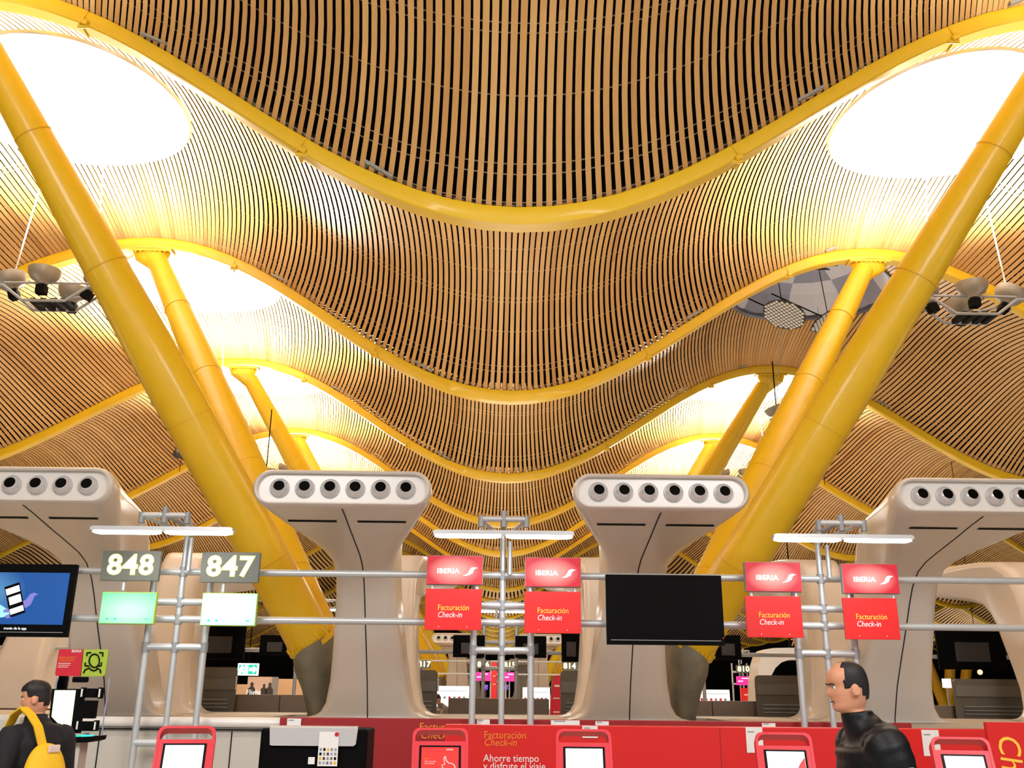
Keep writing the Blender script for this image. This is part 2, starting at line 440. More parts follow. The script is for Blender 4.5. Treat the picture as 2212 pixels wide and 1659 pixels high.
# ------------------------------------------------------------------ skylights, floodlight clusters
def skylight(s, k, lit):
    yc = Y0 + BAY * k + 4.5; zc = surf(9 * s - s * 1.2, .5) - .05
    word = {0: 'big nearest', 1: 'second', 2: 'third', 3: 'fourth'}[k]
    root = tag(empty('skylight', (skx(s), yc, zc)), f'{word} round skylight in the {SIDE[s]} roof crest, ' + ('dazzling white' if lit else 'unlit grey with checker panels'), 'skylight', 'round skylights')
    # the rim follows the curved soffit
    pts = []
    def rimz(g, r): x = skx(s) + r * cos(g); y = r * sin(g); return surf(x, (y + 4.5) / 9) - zc
    N = 64; rings = []
    prof = [(0, -.06), (.05, -.08), (.10, -.03), (.12, .05), (.02, .12), (-.03, .10), (-.06, .02), (-.04, -.04)]
    for i in range(N + 1):
        g = 2 * pi * i / N; rings.append([Vector(((SKYR + a) * cos(g), (SKYR + a) * sin(g), rimz(g, SKYR) + b)) for a, b in prof])
    MB().loft(rings, False, False).build('rim', 'rim_grey' if not lit else 'silver', root, smooth=True)
    # shallow reflecting dome in alternating panels
    for q in (0, 1):
        mb = MB(); nr = 6; ns = 16
        for a in range(ns):
            for r in range(nr):
                if (a // 2 + r // 2) % 2 != q: continue
                c = []
                for (i, j) in ((a, r), (a + 1, r), (a + 1, r + 1), (a, r + 1)):
                    g = 2 * pi * i / ns; rr = SKYR * (1 - j / nr * .999)
                    z0 = rimz(g, SKYR); f = rr / SKYR
                    c.append(Vector((rr * cos(g), rr * sin(g), z0 * f ** 2 + .25 + .9 * (1 - f * f) ** .8 + (.0 if f < 1 else -.2))))
                mb.quad(*c)
        mb.build('reflector_panels', 'lens_white' if q else ('lens_grey' if not lit else 'lens_white'), root)
    if not lit:
        MB().box((0, .4, .9), (3.0, .05, .05)).box((0, .7, .9), (3.0, .05, .05)).build('crossbar', 'dark_metal', root)
        return
def flood(s, k, px, lit_lamp=False, small=False):
    yc = Y0 + BAY * k + 4.5; x = px; z = 9.8
    root = tag(empty('floodlight_cluster', (x, yc + 1.6, z)), {(-1, 0): 'cluster of grey bowl floodlights hung by the nearest left strut', (1, 0): 'cluster of bowl floodlights hung by the nearest right strut, one lamp glaring', (-1, 1): 'dark floodlight cluster peeping from behind the second left strut', (1, 1): 'unlit floodlight cluster behind the big right strut', (-1, 2): 'far dark floodlight cluster left of the struts', (1, 2): 'far dark floodlight cluster right of the struts'}[(s, k)], 'floodlight', 'hanging floodlight clusters')
    for i, (dx, dy, tilt) in enumerate(((-.95, .1, -.35), (-.1, -.25, 0), (.85, .1, .5), (.1, .75, 0))):
        mt = Matrix.Translation((dx, dy, .1)) @ Matrix.Rotation(tilt, 4, 'Y')
        o = MB().lathe([(.10, -.18), (.13, -.12), (.25, -.06), (.31, .04), (.33, .16), (.31, .16), (.27, .06), (.1, -.02), (.02, -.04)], mt, 28).build('lamp_bowl', 'bowl', root, smooth=True)
        MB().box(mt @ Vector((0, 0, -.3)), (.2, .2, .2), mt.to_3x3(), .02).build('ballast', 'black', o)
        if lit_lamp and i == 2:
            MB().lathe([(.30, .15), (.2, .24), (.001, .27)], mt, 20).build('lamp_glass', 'tube', root, smooth=True)
    for dy in (-.2, .35):
        MB().tube([(-1.1, dy, -.08), (-.95, dy, -.08), (-.5, dy, -.42), (.4, dy, -.42), (.85, dy, -.08), (1.0, dy, -.08)], .035, 6).build('frame_bar', 'joint', root)
    for dx in (-.3, -.08, .14, .34): MB().box((dx, .08, -.40), (.12, .5, .1)).build('control_box', 'black', root)
    MB().tube([(-.95, -.2, -.02), (.85, -.2, -.02)], .025, 6).tube([(-.5, .35, -.3), (.9, .35, 0)], .02, 6).build('tie_bar', 'joint', root)
    for dx, ex in ((-.95, -.55), (.85, .6)):
        tx = x + ex; tz = surf(tx, (6.1) / 9) - z
        MB().tube([(dx, .1, .1), (ex, 0, tz)], .018 if k == 0 else .012, 6).build('cable', 'pipe', root)
    return root
for k in range(4):
    for s in (-1, 1): skylight(s, k, not (k == 1 and s == 1))
flood(-1, 0, -9.85); flood(1, 0, 9.95, True); flood(-1, 1, -9.6); flood(1, 1, 9.2); flood(-1, 2, -9.6); flood(1, 2, 9.6)
for k in range(-1, 5):
    for s in (-1, 1):
        if k == 1 and s == 1: continue
        yc = Y0 + BAY * k + 4.5
        light('floodlight_beam', 'SPOT', (9.8 * s, yc + 1.2, 10.2), {-1: 4200, 0: 6000 if s < 0 else 7000, 1: 11500}.get(k, 9500), .25, col=(1, .98, .93), look=(9.0 * s, yc - .1, 14), angle=radians(165), blend=.7)

# perforated reflector discs under the unlit skylight
def disc(c, n, r, label):
    root = tag(empty('reflector_disc', c), label, 'reflector disc', 'perforated discs')
    q = Vector(n).to_track_quat('Z', 'Y').to_matrix().to_4x4()
    mb = MB(); mb.lathe([(r, -.01), (r, .01), (r - .03, .012), (.001, .012)], q, 36); mb.build('disc_plate', 'dark_metal', root)
    mb = MB(); st = .105
    i = int(r / st)
    for a in range(-i, i + 1):
        for b in range(-i, i + 1):
            if math.hypot(a * st, b * st) < r - .04: mb.box(q @ Vector((a * st, b * st, .018)), (.075, .08, .01), q.to_3x3())
    mb.build('mirror_facets', 'white_card', root)
    MB().tube([(0, 0, 0), (-.15, .1, 2.2)], .012, 6).tube([(0, 0, 0), (-1.6, .2, .9)], .02, 6).build('hanger_cable', 'black', root)
disc(at(1694, 680, 25.3), (-.45, -.25, -1.0), .62, 'perforated metal disc hanging fully in view under the grey skylight')
disc(at(1790, 690, 26.3), (.45, -.2, -1.0), .60, 'perforated metal disc half hidden behind the second right strut')
for (px, py, Y, lab) in ((385, 980, 30, 'dark round ball speaker hanging left of the centre'), (1771, 1008, 30, 'dark round ball speaker hanging on the right')):
    p = at(px, py, Y); root = tag(empty('ball_speaker', p), lab, 'hanging speaker', 'hanging ball speakers')
    MB().sphere((0, 0, 0), .17).build('ball', 'dark_metal', root, smooth='all')
    MB().tube([(-.1, 0, .1), (.05, 0, 8)], .01, 6).tube([(.12, 0, .05), (.2, 0, 8)], .01, 6).tube([(.12, 0, -.1), (.1, 0, -.6)], .01, 6).build('cable', 'black', root)

# ------------------------------------------------------------------ ventilation towers
CY = 17.5   # middle of the desk island
SEC = [  # front (y,z), back (y,z), half width, corner radius
 (16.14, 1.20, 17.02, 1.20, 1.02, .10), (16.14, 1.235, 17.02, 1.235, .86, .12), (16.12, 1.29, 17.0, 1.29, .77, .14), (16.06, 1.42, 16.96, 1.42, .69, .16),
 (15.9, 1.75, 16.88, 1.78, .62, .18), (15.65, 2.12, 16.74, 2.15, .565, .18), (15.3, 2.62, 16.5, 2.75, .505, .18), (15.05, 3.0, 16.3, 3.2, .465, .18),
 (14.88, 3.22, 16.15, 3.62, .455, .18), (14.62, 3.42, 15.93, 4.02, .475, .2), (14.3, 3.53, 15.55, 4.24, .54, .2), (13.9, 3.61, 14.9, 4.32, .67, .22),
 (13.3, 3.72, 13.65, 4.36, .91, .25), (12.75, 3.83, 12.85, 4.38, 1.10, .26), (12.42, 3.885, 12.42, 4.385, 1.175, .25), (12.33, 3.90, 12.33, 4.375, 1.165, .237),
 (12.29, 3.925, 12.29, 4.35, 1.14, .21), (12.31, 3.945, 12.31, 4.33, 1.115, .19), (12.38, 3.95, 12.38, 4.325, 1.11, .187)]
def tower_ring(sec):
    fy, fz, by, bz, w, r = sec
    Fp = Vector((0, fy - CY, fz)); Bp = Vector((0, by - CY, bz)); c = (Fp + Bp) / 2; v = (Bp - Fp); h = v.length / 2; v.normalize()
    r = min(r, h - .001, w - .001); pts = []
    for qx, qv, a0 in ((1, -1, -90), (1, 1, 0), (-1, 1, 90), (-1, -1, 180)):
        for i in range(9):
            a = radians(a0 + 90 * i / 8); pts.append(c + Vector((1, 0, 0)) * (qx * (w - r) + r * cos(a)) + v * (qv * (h - r) + r * sin(a)))
    return pts
def make_tower(label):
    root = tag(empty('ventilation_tower', (0, CY, 0)), label, 'ventilation tower', 'white air nozzle towers')
    MB().loft([tower_ring(s) for s in SEC], True, True).build('tower_shell', 'shell', root, smooth=True)
    mb = MB(); pr = None
    for s in SEC[:15]:
        p = Vector((0, s[0] - CY, s[1]));
        if pr is not None:
            d = (p - pr).normalized(); n = Vector((0, -d.z, d.y)); 
            a, b = pr + n * .004, p + n * .004; w = Vector((.009, 0, 0)); mb.quad(a - w, a + w, b + w, b - w); mb.quad(a - w - n * .01, b - w - n * .01, b - w, a - w)
        pr = p
    mb.build('seam', 'seam', root)
    nrm = Vector((0, 3.72 - 3.83, -(13.3 - 12.75))).normalized(); fwd = Vector((0, 13.3 - 12.75, 3.72 - 3.83)).normalized()
    for sx in (-1, 1):
        c = Vector((sx * .47, 12.9 - CY, 3.80)) + nrm * .004
        w, l = Vector((.33, 0, 0)), fwd * .035
        MB().quad(c - w - l, c + w - l, c + w + l, c - w + l).build('air_slot', 'black', root)
    MB().box((0, 12.40 - CY, 4.378), (.26, .03, .012)).build('top_latch', 'black', root)
    for i in range(6):
        x = (i - 2.5) * .332; mt = Matrix.Translation((x, 12.385 - CY, 4.137)) @ Matrix.Rotation(pi / 2, 4, 'X')
        tl = mt @ Matrix.Rotation(radians(-13), 4, 'X') @ Matrix.Rotation(radians(4), 4, 'Y')
        nz = MB().lathe([(.128, 0), (.132, .015), (.124, .028), (.118, .02)], mt, 32).lathe([(.120, .0), (.112, .045), (.094, .075), (.072, .092), (.068, .085)], tl, 32).build('air_nozzle', 'silver', root, smooth=True)
        MB().lathe([(.070, .088), (.001, .088)], tl, 28).build('nozzle_bore', 'black_gloss', nz)
    return root
XT = [-6.47, -2.30, 1.90, 6.18, 10.4]
TN = ['half visible white nozzle tower at the far left', 'white nozzle tower left of the red airline signs', 'white nozzle tower behind the blank black television', 'white nozzle tower at the far right edge', 'white tower out past the right edge']
tw = make_tower(TN[0]); tw.location = (XT[0], CY, 0)
for i in (1, 2, 3, 4): dup(tw, (XT[i], CY, 0), TN[i])
RN = ['rear white tower seen from behind, beyond the green screens', 'rear white tower just right of the left nozzle tower', 'rear white tower just left of the blank television', 'rear white tower between the right pair of red signs', 'rear white tower arching at the right edge', 'rear white tower at the left edge behind the man with the backpack']
for i, x in enumerate(XT): dup(tw, (x, CY, 0), RN[i], pi)
dup(tw, (-10.65, CY + 3.4, 0), RN[5], pi)
for j in (1, 2):
    for i, x in enumerate(XT[:4]):
        dup(tw, (x, CY + 36 * j, 0), f'{["tiny distant","minute most distant"][j-1]} nozzle tower, {["outer left","inner left","inner right","outer right"][i]} of its row')

# thin flex between towers
for x, lab in ((-1.72, 'thin black cable hanging beside the left nozzle tower'),):
    o = MB().tube([at(862, 1190, 16.2), at(856, 1225, 16.2), at(852, 1245, 16.2)], .006, 6).tube([at(852, 1238, 16.2), at(850, 1256, 16.2)], .03, 6, radii=[.03, .012]).build('hanging_cable', 'black'); tag(o, lab, 'cable')

# ------------------------------------------------------------------ desk islands
def housing(dy, first):
    t = ''
    if first:
        r = tag(empty('desk_housing', (0, 13.0, 0)), 'long pale grey desk housing the white towers stand on', 'desk housing')
        x0, x1 = -13.0, at(607, 1550, 13).x
        MB().box(((x0 + x1) / 2, 1.8, .60), (x1 - x0, 3.5, 1.19)).box(((x1 + 13) / 2, 1.85, .60), (13 - x1, 3.4, 1.19)).box((0, 6.15, .60), (26, 1.7, 1.19)).box((-8.45, 4.42, .60), (9.1, 1.8, 1.19)).box((0, 4.42, .60), (5.2, 1.8, 1.19)).box((8.3, 4.42, .60), (9.4, 1.8, 1.19)).build('housing_body', 'counter_grey', r)
        MB().tube([(x0, .07, 1.2), (x1, .07, 1.2)], .07, 16).build('rounded_edge', 'shell', r, smooth=True)
        MB().box(((x0 + x1) / 2, .03, 1.12), (x1 - x0, .05, .014)).build('shadow_gap', 'black', r)
        for px in (210, 345, 497):
            p = at(px, 1600, 12.99); MB().box((p.x, 0.045, .6), (.012, .01, 1.0)).build('panel_joint', 'black', r)
        # front of the sunken desks, their shade put into a darker red
        x2 = at(1965, 1563, 13).x
        d = tag(MB().box(((x1 + x2) / 2, 12.97, .64), (x2 - x1, .06, 1.28), bev=.008).build('red_back_panel', 'deep_red'), 'shaded red back panel of the desks, behind the bright red counter', 'desk panel')
        tx = text('Facturación', 'lettering', .13, (at(960, 1575, 12.93).x, -.035 + 12.97, 0), 'text_orange', None); tx.parent = None
        p = at(957, 1571, 12.93); tx.location = (p.x, 12.93, p.z + .0); tx.parent = d; tx['label'] = 'orange lettering'
        t2 = text('Check-in', 'lettering', .13, (0, 0, 0), 'text_orange', None, shear=.25); p = at(948, 1583, 12.93); t2.location = (p.x, 12.93, p.z - .03); t2.parent = d
        return
    r = tag(empty('desk_housing', (0, 13.0 + dy, 0)), 'long pale desk housing of the distant row of towers' if dy < 40 else 'long pale desk housing of the farthest row of towers', 'desk housing')
    MB().box((0, 1.8, .60), (26, 3.5, 1.19)).box((0, 6.15, .60), (26, 1.7, 1.19)).box((-8.45, 4.42, .60), (9.1, 1.8, 1.19)).box((0, 4.42, .60), (5.2, 1.8, 1.19)).box((8.3, 4.42, .60), (9.4, 1.8, 1.19)).build('housing_body', 'counter_grey', r)
housing(0, True); housing(36, False); housing(72, False)
struct(MB().box((0, 78, -.05), (150, 206, .1)).build('floor', 'floor'))
struct(MB().box((0, 172, 7), (147, .3, 16)).build('wall_back', 'black'))
struct(MB().box((-74, 78, 7), (.3, 190, 15)).build('wall_left', 'black'))
struct(MB().box((74, 78, 7), (.3, 190, 15)).build('wall_right', 'black'))

# pipe frames
FY = 12.72; ARM = .95; LY = FY - ARM
XF = [at(352, 1148, LY).x, at(1088, 1157, LY).x, at(1821, 1176, LY).x]
zc_ = lambda y: at(1085, y, FY).z
ZTOP, ZLO, ZR1, ZR2 = zc_(1243), zc_(1345), zc_(1308), zc_(1405)
ZLAMP = at(1085, 1156, LY).z; ZLOW = at(330, 1605, FY).z
def pipe_frame(x, y, label, low=0.0, rung=False, flip=False):
    root = tag(empty('pipe_frame', (x, y, 0), pi if flip else 0), label, 'pipe frame', 'steel pipe sign frames')
    for dx in (-.37, .37): MB().tube([(dx, 0, low), (dx, 0, ZTOP + .02)], .042, 14).build('post', 'pipe', root, smooth=True)
    MB().tube([(0, 0, low), (0, 0, ZLAMP + .20)], .038, 14).build('post', 'pipe', root, smooth=True)
    MB().tube([(.09, -.10, ZTOP), (.09, -.10, ZLAMP + .05)], .03, 12).build('post', 'pipe', root, smooth=True)
    for z in (ZR1, ZR2) + ((ZLOW,) if rung else ()): MB().tube([(-.37, 0, z), (.37, 0, z)], .045, 14).build('rung', 'pipe', root, smooth=True)
    for dx in (-.37, 0, .37):
        for z in (ZR1, ZR2, ZTOP, ZLO):
            if dx == 0 or z in (ZR2,): MB().tube([(dx, 0, z - .06), (dx, 0, z + .06)], .052, 14).build('clamp', 'joint', root, smooth=True)
    # bracket carrying the strip light
    MB().tube([(0, 0, ZLAMP + .20), (0, -ARM, ZLAMP + .22)], .038, 12).tube([(0, -ARM, ZLAMP + .10), (0, -ARM, ZLAMP + .30)], .042, 12).build('bracket_arm', 'joint', root, smooth=True)
    MB().tube([(-.28, -ARM, ZLAMP + .20), (.28, -ARM, ZLAMP + .20)], .036, 12).build('bracket_bar', 'pipe', root, smooth=True)
    for dx in (-.28, .28): MB().tube([(dx, -ARM, ZLAMP + .20), (dx * .3, -.05, ZLAMP + .14)], .03, 12).build('side_arm', 'pipe', root, smooth=True)
    for dx in (-.28, .28):
        MB().tube([(dx, -ARM, ZLAMP + .235), (dx, -ARM, ZLAMP + .10)], .04, 12).build('elbow', 'joint', root, smooth=True)
        MB().tube([(dx, -ARM, ZLAMP + .10), (dx - .03, -ARM, ZLAMP)], .006, 6).tube([(dx, -ARM, ZLAMP + .10), (dx + .05, -ARM, ZLAMP)], .006, 6).build('hanger_wire', 'pipe', root)
    return root
def strip_light(x, y, label, flip=False):
    root = tag(empty('strip_light', (x, y, ZLAMP), pi if flip else 0), label, 'strip light', 'fluorescent strip lights')
    MB().prism([(-.87, 0), (-.87, .035), (-.84, .05), (.84, .05), (.87, .035), (.87, 0)], -.07, .07).build('housing', 'silver', root)
    for sx in (-1, 1):
        for sy in (-1, 1): MB().tube([(sx * .03, sy * .035, -.018), (sx * .10, sy * .035, -.02), (sx * .78, sy * .035, -.02), (sx * .85, sy * .035, -.018)], .017, 10, radii=[.008, .02, .02, .008]).build('fluorescent_tube', 'tube', root, smooth=True)
    return root
fN = ['left pipe frame carrying the 848 and 847 signs', 'centre pipe frame between the two towers with red signs', 'right pipe frame with red signs above the balding man']
lN = ['glowing strip light above the 848 and 847 signs', 'glowing strip light in the middle over the red signs', 'glowing strip light over the right pair of red signs']
for i, x in enumerate(XF):
    pipe_frame(x, FY, fN[i], rung=(i == 0)); strip_light(x, LY, lN[i])
light('strip_light_glow', 'AREA', (XF[0], LY, ZLAMP - .05), 28, 1.5, .1, look=(XF[0], LY + .01, 0), col=(.93, .97, 1))
light('strip_light_glow', 'AREA', (XF[1], LY, ZLAMP - .05), 28, 1.5, .1, look=(XF[1], LY + .01, 0), col=(.93, .97, 1))
light('strip_light_glow', 'AREA', (XF[2], LY, ZLAMP - .05), 28, 1.5, .1, look=(XF[2], LY + .01, 0), col=(.93, .97, 1))
XRF = [XF[0] - 4.2, *XF, XF[2] + 4.2]
for i, x in enumerate(XRF):
    pipe_frame(x, 35 - FY, f'pipe frame facing away in the row behind, {["outer left","left","centre","right","outer right"][i]}', flip=True)
    strip_light(x, 35 - LY, f'strip light of the row behind, {["outer left","left","centre","right","outer right"][i]}', True)
for j in (1, 2):
    for i, x in enumerate(XF + [11.7]):
        w = ['distant', 'farthest'][j - 1]; q = ['left', 'centre', 'right', 'outermost right'][i]
        pipe_frame(x, FY + 36 * j, f'tiny pipe frame in the {w} desk row, {q}'); strip_light(x, LY + 36 * j, f'tiny strip light in the {w} desk row, {q}')
for z, lab in ((ZTOP, 'upper'), (ZLO, 'lower')):
    for y, yl, xr in ((FY, 'front', 9), (35 - FY, 'rear', 12), (FY + 36, 'distant', 9)):
        o = MB().tube([(-xr, y, z), (xr, y, z)], .045, 16).build('support_rail', 'pipe', smooth=True); tag(o, f'{lab} long steel rail joining the sign frames of the {yl} row', 'rail', 'long steel rails')

# signs
def rect_at(x0, y0, x1, y1, Y):
    a, b, c, d = at(x0, y0, Y), at(x1, y0, Y), at(x0, y1, Y), at(x1, y1, Y)
    ctr = (a + b + c + d) / 4; return ctr, ((b - a).length + (d - c).length) / 2, ((a - c).length + (b - d).length) / 2
def feather(s=1.0, dx=0, dz=0):
    P = [(-.10, -.055), (-.03, -.05), (.03, -.02), (.045, .02), (.07, .045), (.10, .05), (.05, .062), (.01, .05), (-.01, .02), (-.03, -.02), (-.07, -.045)]
    return [(x * s + dx, z * s + dz) for x, z in P]
def panel_hooks(mb, w, h, D):
    for dx in (-.3, .3): mb.tube([(dx * w, D, h / 2 - .04), (dx * w, D, h / 2 + .06)], .02, 8)
def airline_sign(px, Y, label, small=False):
    c, w, h = rect_at(*px, Y); root = tag(empty('airline_sign', c), label, 'airline sign', 'red backlit airline signs')
    MB().box((0, .045, 0), (w, .085, h), bev=.004).build('sign_case', 'joint', root)
    MB().box((0, 0, 0), (w - .012, .012, h - .012)).build('lit_face', 'airline_glow', root)
    text('IBERIA', 'lettering', .088, (-.085, -.009, -.015), 'lit_white', root, bold=.0015, sx=1.12, space=1.04)
    MB().prism(feather(.95, .20, -.02), -.010, -.007).build('emblem', 'lit_white', root)
    MB().tube([(-w * .4, .05, -h / 2 - .06), (-w * .4, .05, -h / 2)], .022, 8).tube([(w * .4, .05, -h / 2 - .06), (w * .4, .05, -h / 2)], .022, 8).build('bracket_stub', 'pipe', root)
def facturacion(px, Y, label):
    c, w, h = rect_at(*px, Y); root = tag(empty('check_in_sign', c), label, 'check-in sign', 'red check-in signs')
    MB().box((0, .02, 0), (w, .04, h), bev=.003).build('sign_board', 'red', root)
    text('Facturación', 'lettering', .1, (-.2, -.003, .02), 'text_yellow', root, bold=-.0003, align='LEFT', sx=.86)
    text('Check-in', 'lettering', .1, (-.2, -.003, -.07), 'text_white', root, bold=-.0003, shear=.2, align='LEFT', sx=.86)
    mb = MB(); mb.tube([(-w * .25, 0, -h * .42), (-w * .25, -.004, -h * .42)], .006, 8).tube([(w * .25, 0, -h * .42), (w * .25, -.004, -h * .42)], .006, 8); mb.build('fixing_screw', 'text_white', root)
for px, py, lab in (((922, 1200, 1043, 1263), (918, 1272, 1040, 1361), 'of the centre pair on the left'), ((1134, 1204, 1255, 1268), (1133, 1278, 1255, 1368), 'of the centre pair on the right'),
                    ((1610, 1214, 1731, 1278), (1612, 1288, 1733, 1377), 'of the right pair on the left'), ((1820, 1218, 1941, 1282), (1824, 1292, 1941, 1381), 'of the right pair on the right')):
    airline_sign(px, FY - .30, 'red backlit airline sign with white lettering, ' + lab); facturacion(py, FY - .29, 'plain red bilingual check-in sign, ' + lab)
def number_sign(px, Y, s, label):
    c, w, h = rect_at(*px, Y); root = tag(empty('desk_number_sign', c), label, 'desk number sign', 'desk number signs')
    MB().box((0, .03, 0), (w, .06, h), bev=.004).build('sign_case', 'sign_face', root)
    text(s, 'digits', .93 * h, (0, -.005, 0), 'digits', root, bold=.014 * h, sx=1.06, space=1.08)
    text(s, 'digit_halo', .93 * h, (0, -.002, 0), 'digit_rim', root, bold=.034 * h, sx=1.06, space=1.08)
    MB().tube([(-w * .1, .05, -h / 2 - .12), (-w * .1, .05, -h / 2)], .022, 8).build('bracket_stub', 'pipe', root)
    return root
number_sign((219, 1190, 345, 1254), FY - .30, '848', 'dark sign with glowing number 848'); number_sign((434, 1193, 560, 1258), FY - .30, '847', 'dark sign with glowing number 847')
def green_screen(px, Y, m, label):
    c, w, h = rect_at(*px, Y); root = tag(empty('information_screen', c), label, 'screen', 'pale green screens')
    MB().box((0, .04, 0), (w, .06, h), bev=.004).build('screen_case', 'lime', root)
    MB().box((0, .005, 0), (w - .02, .01, h - .02)).build('display', m, root)
    MB().box((w * .36, -.002, -h * .34), (.045, .004, .012)).box((-w * .34, -.002, -h * .34), (.03, .003, .02)).box((-w * .2, -.002, -h * .34), (.03, .003, .02)).build('screen_mark', 'exit_green', root)
green_screen((216, 1279, 335, 1348), FY - .29, 'green_glow', 'pale green lit screen under the number 848'); green_screen((434, 1281, 554, 1352), FY - .29, 'pale_glow', 'nearly white lit screen under the number 847')

def television(px, Y, on, label):
    c, w, h = rect_at(*px, Y); root = tag(empty('television', c), label, 'television', 'big overhead televisions')
    MB().box((0, .04, 0), (w, .08, h), bev=.006).build('tv_case', 'black', root)
    if on:
        MB().box((0, -.002, .02), (w - .14, .01, h - .26)).build('display', 'blue_glow', root)
        # the film still: a hand holding a telephone
        mt = Matrix.Translation((.02, 0, .0)) @ Matrix.Rotation(radians(-20), 4, 'Y')
        MB().prism([(-.095, -.20), (.095, -.20), (.095, .20), (-.095, .20)], -.014, -.009, mt).build('picture_phone', 'black_gloss', root)
        MB().prism([(-.085, .085), (.085, .085), (.085, .165), (-.085, .165)], -.017, -.012, mt).prism([(-.07, -.05), (.08, -.05), (.08, .05), (-.07, .05)], -.017, -.012, mt).prism([(-.085, -.17), (.085, -.17), (.085, -.10), (-.085, -.10)], -.017, -.012, mt).build('picture_highlight', 'screen_white', root)
        MB().prism([(.10, -.02), (.16, .0), (.20, .07), (.25, .09), (.31, .07), (.26, .05), (.25, 0), (.23, -.06), (.18, -.10), (.13, -.09)], -.013, -.009).build('picture_hand', 'violet_skin', root)
        MB().prism([(-.04, -.10), (-.10, -.13), (-.10, -.16), (-.03, -.16)], -.013, -.009).build('picture_finger', 'violet_skin', root)
        MB().prism([(-.01, -.17), (-.07, -.20), (-.05, -.235), (.02, -.22)], -.013, -.009).build('picture_finger', 'violet_skin', root)
        MB().prism([(-.46, -.22), (-.10, -.22), (.02, -.18), (-.02, -.14), (-.16, -.06), (-.46, -.02)], -.012, -.008).build('picture_table', 'pale_blue', root)
        text('través de la app', 'caption', .045, (-.02 + .1, -.004, -h / 2 + .10), 'screen_white', root)
    MB().box((0, -.004, -h / 2 + .055), (w - .1, .006, .008)).build('trim_line', 'joint', root)
    if not on: MB().box((w / 2 - .02, -.004, -h / 2 + .09), (.012, .006, .012)).build('standby_light', 'screen_red', root)
mat('pale_blue', (150, 225, 245), .5, emit=.7, ecol=(150, 228, 248))
mat('violet_skin', (120, 120, 200), .5, emit=.5, ecol=(120, 120, 205))
television((1310, 1242, 1562, 1393), FY - .25, False, 'big switched-off black television in front of the right-centre tower')
television((-96, 1219, 155, 1374), FY - .25, True, 'big television at the left edge showing a hand with a phone on blue')

# rear row backs: televisions, number boxes and booth backs seen from behind
def tv_back(x0, y0, x1, y1, Y, label):
    c, w, h = rect_at(x0, y0, x1, y1, Y); root = tag(empty('television', c), label, 'television', 'televisions of the row behind')
    MB().box((0, 0, 0), (w, .07, h), bev=.005).build('tv_case', 'black', root)
    MB().box((0, -.06, -.05), (w * .5, .06, h * .5), bev=.01).build('wall_mount', 'dark_metal', root)
RY = 35 - FY
for p, l in (((424, 1352, 530, 1424), 'back of a black television below the number 847'), ((979, 1372, 1047, 1420), 'dark screen back low in the centre, left one'), ((1113, 1374, 1180, 1421), 'dark screen back low in the centre, right one'),
             ((1213, 1366, 1254, 1430), 'black screen back just left of the blank television'), ((2024, 1362, 2170, 1446), 'tilted black television back right of the far right tower'), ((1542, 1372, 1600, 1425), 'dark screen back right of the blank television'), ((562, 1372, 628, 1414), 'dark screen back left of the big concrete pier')):
    tv_back(*p, RY - .12, l)
def booth(x, w, ztop, Y, label):
    root = tag(empty('booth_screen', (x, Y, 0)), label, 'booth screen', 'dark grey booth backs')
    P = [(-w / 2, 1.15), (w / 2, 1.15), (w / 2, ztop - .08)] + [(w / 2 - .08 + .08 * cos(a), ztop - .08 + .08 * sin(a)) for a in (.4, .8, 1.2, 1.57)] + [(-w / 2 + .08 - .08 * sin(a), ztop - .08 + .08 * cos(a)) for a in (0, .4, .8, 1.2, 1.57)]
    MB().prism(P, 0, .08).build('back_panel', 'screen_back', root)
    MB().box((0, -.02, 1.72), (w * .98, .05, .22), bev=.01).build('shelf_panel', 'shelf_grey', root)
    mb = MB(); 
    for z in (1.42, 1.34, 1.27): mb.box((0, -.03, z), (w * .8, .03, .02))
    mb.build('vent_slot', 'joint', root)
    MB().box((w / 2 + .02, -.04, 1.75), (.03, .03, .26)).build('handle_bar', 'pipe', root)
    MB().box((0, .06, .58), (w, .5, 1.15)).build('booth_base', 'desk_brown', root)
for (px, py, w, l) in ((457, 1441, 1.06, 'dark booth back under the number 847'), (890, 1447, 1.06, 'dark booth back right of the left nozzle tower'), (1266, 1449, 1.06, 'dark booth back left of the right-centre tower'), (1686, 1459, 1.06, 'dark booth back between the right red signs and the counter'), (2136, 1467, 1.5, 'wide dark booth back at the right edge')):
    p = at(px, py, 20.6); booth(p.x, w, p.z, 20.6, l)
for (x0, x1, y0, l) in ((506, 700, 1500, 'low brown desk back left of the big concrete pier'), (968, 1186, 1508, 'low brown desk back in the middle'), (1440, 1638, 1513, 'low brown desk back right of the right concrete pier'), (2010, 2114, 1524, 'low brown desk back right of the far right tower')):
    c, w, h = rect_at(x0, y0, x1, 1556, 20.9); zt = at(x0, y0, 20.9).z
    root = tag(empty('desk', (c.x, 20.9, 0)), l, 'desk', 'brown desks of the row behind')
    MB().box((0, .3, zt / 2), (w, .6, zt), bev=.01).build('desk_body', 'desk_brown', root)
    MB().box((0, -.005, zt / 2), (.012, .012, zt * .98)).build('panel_joint', 'black', root)

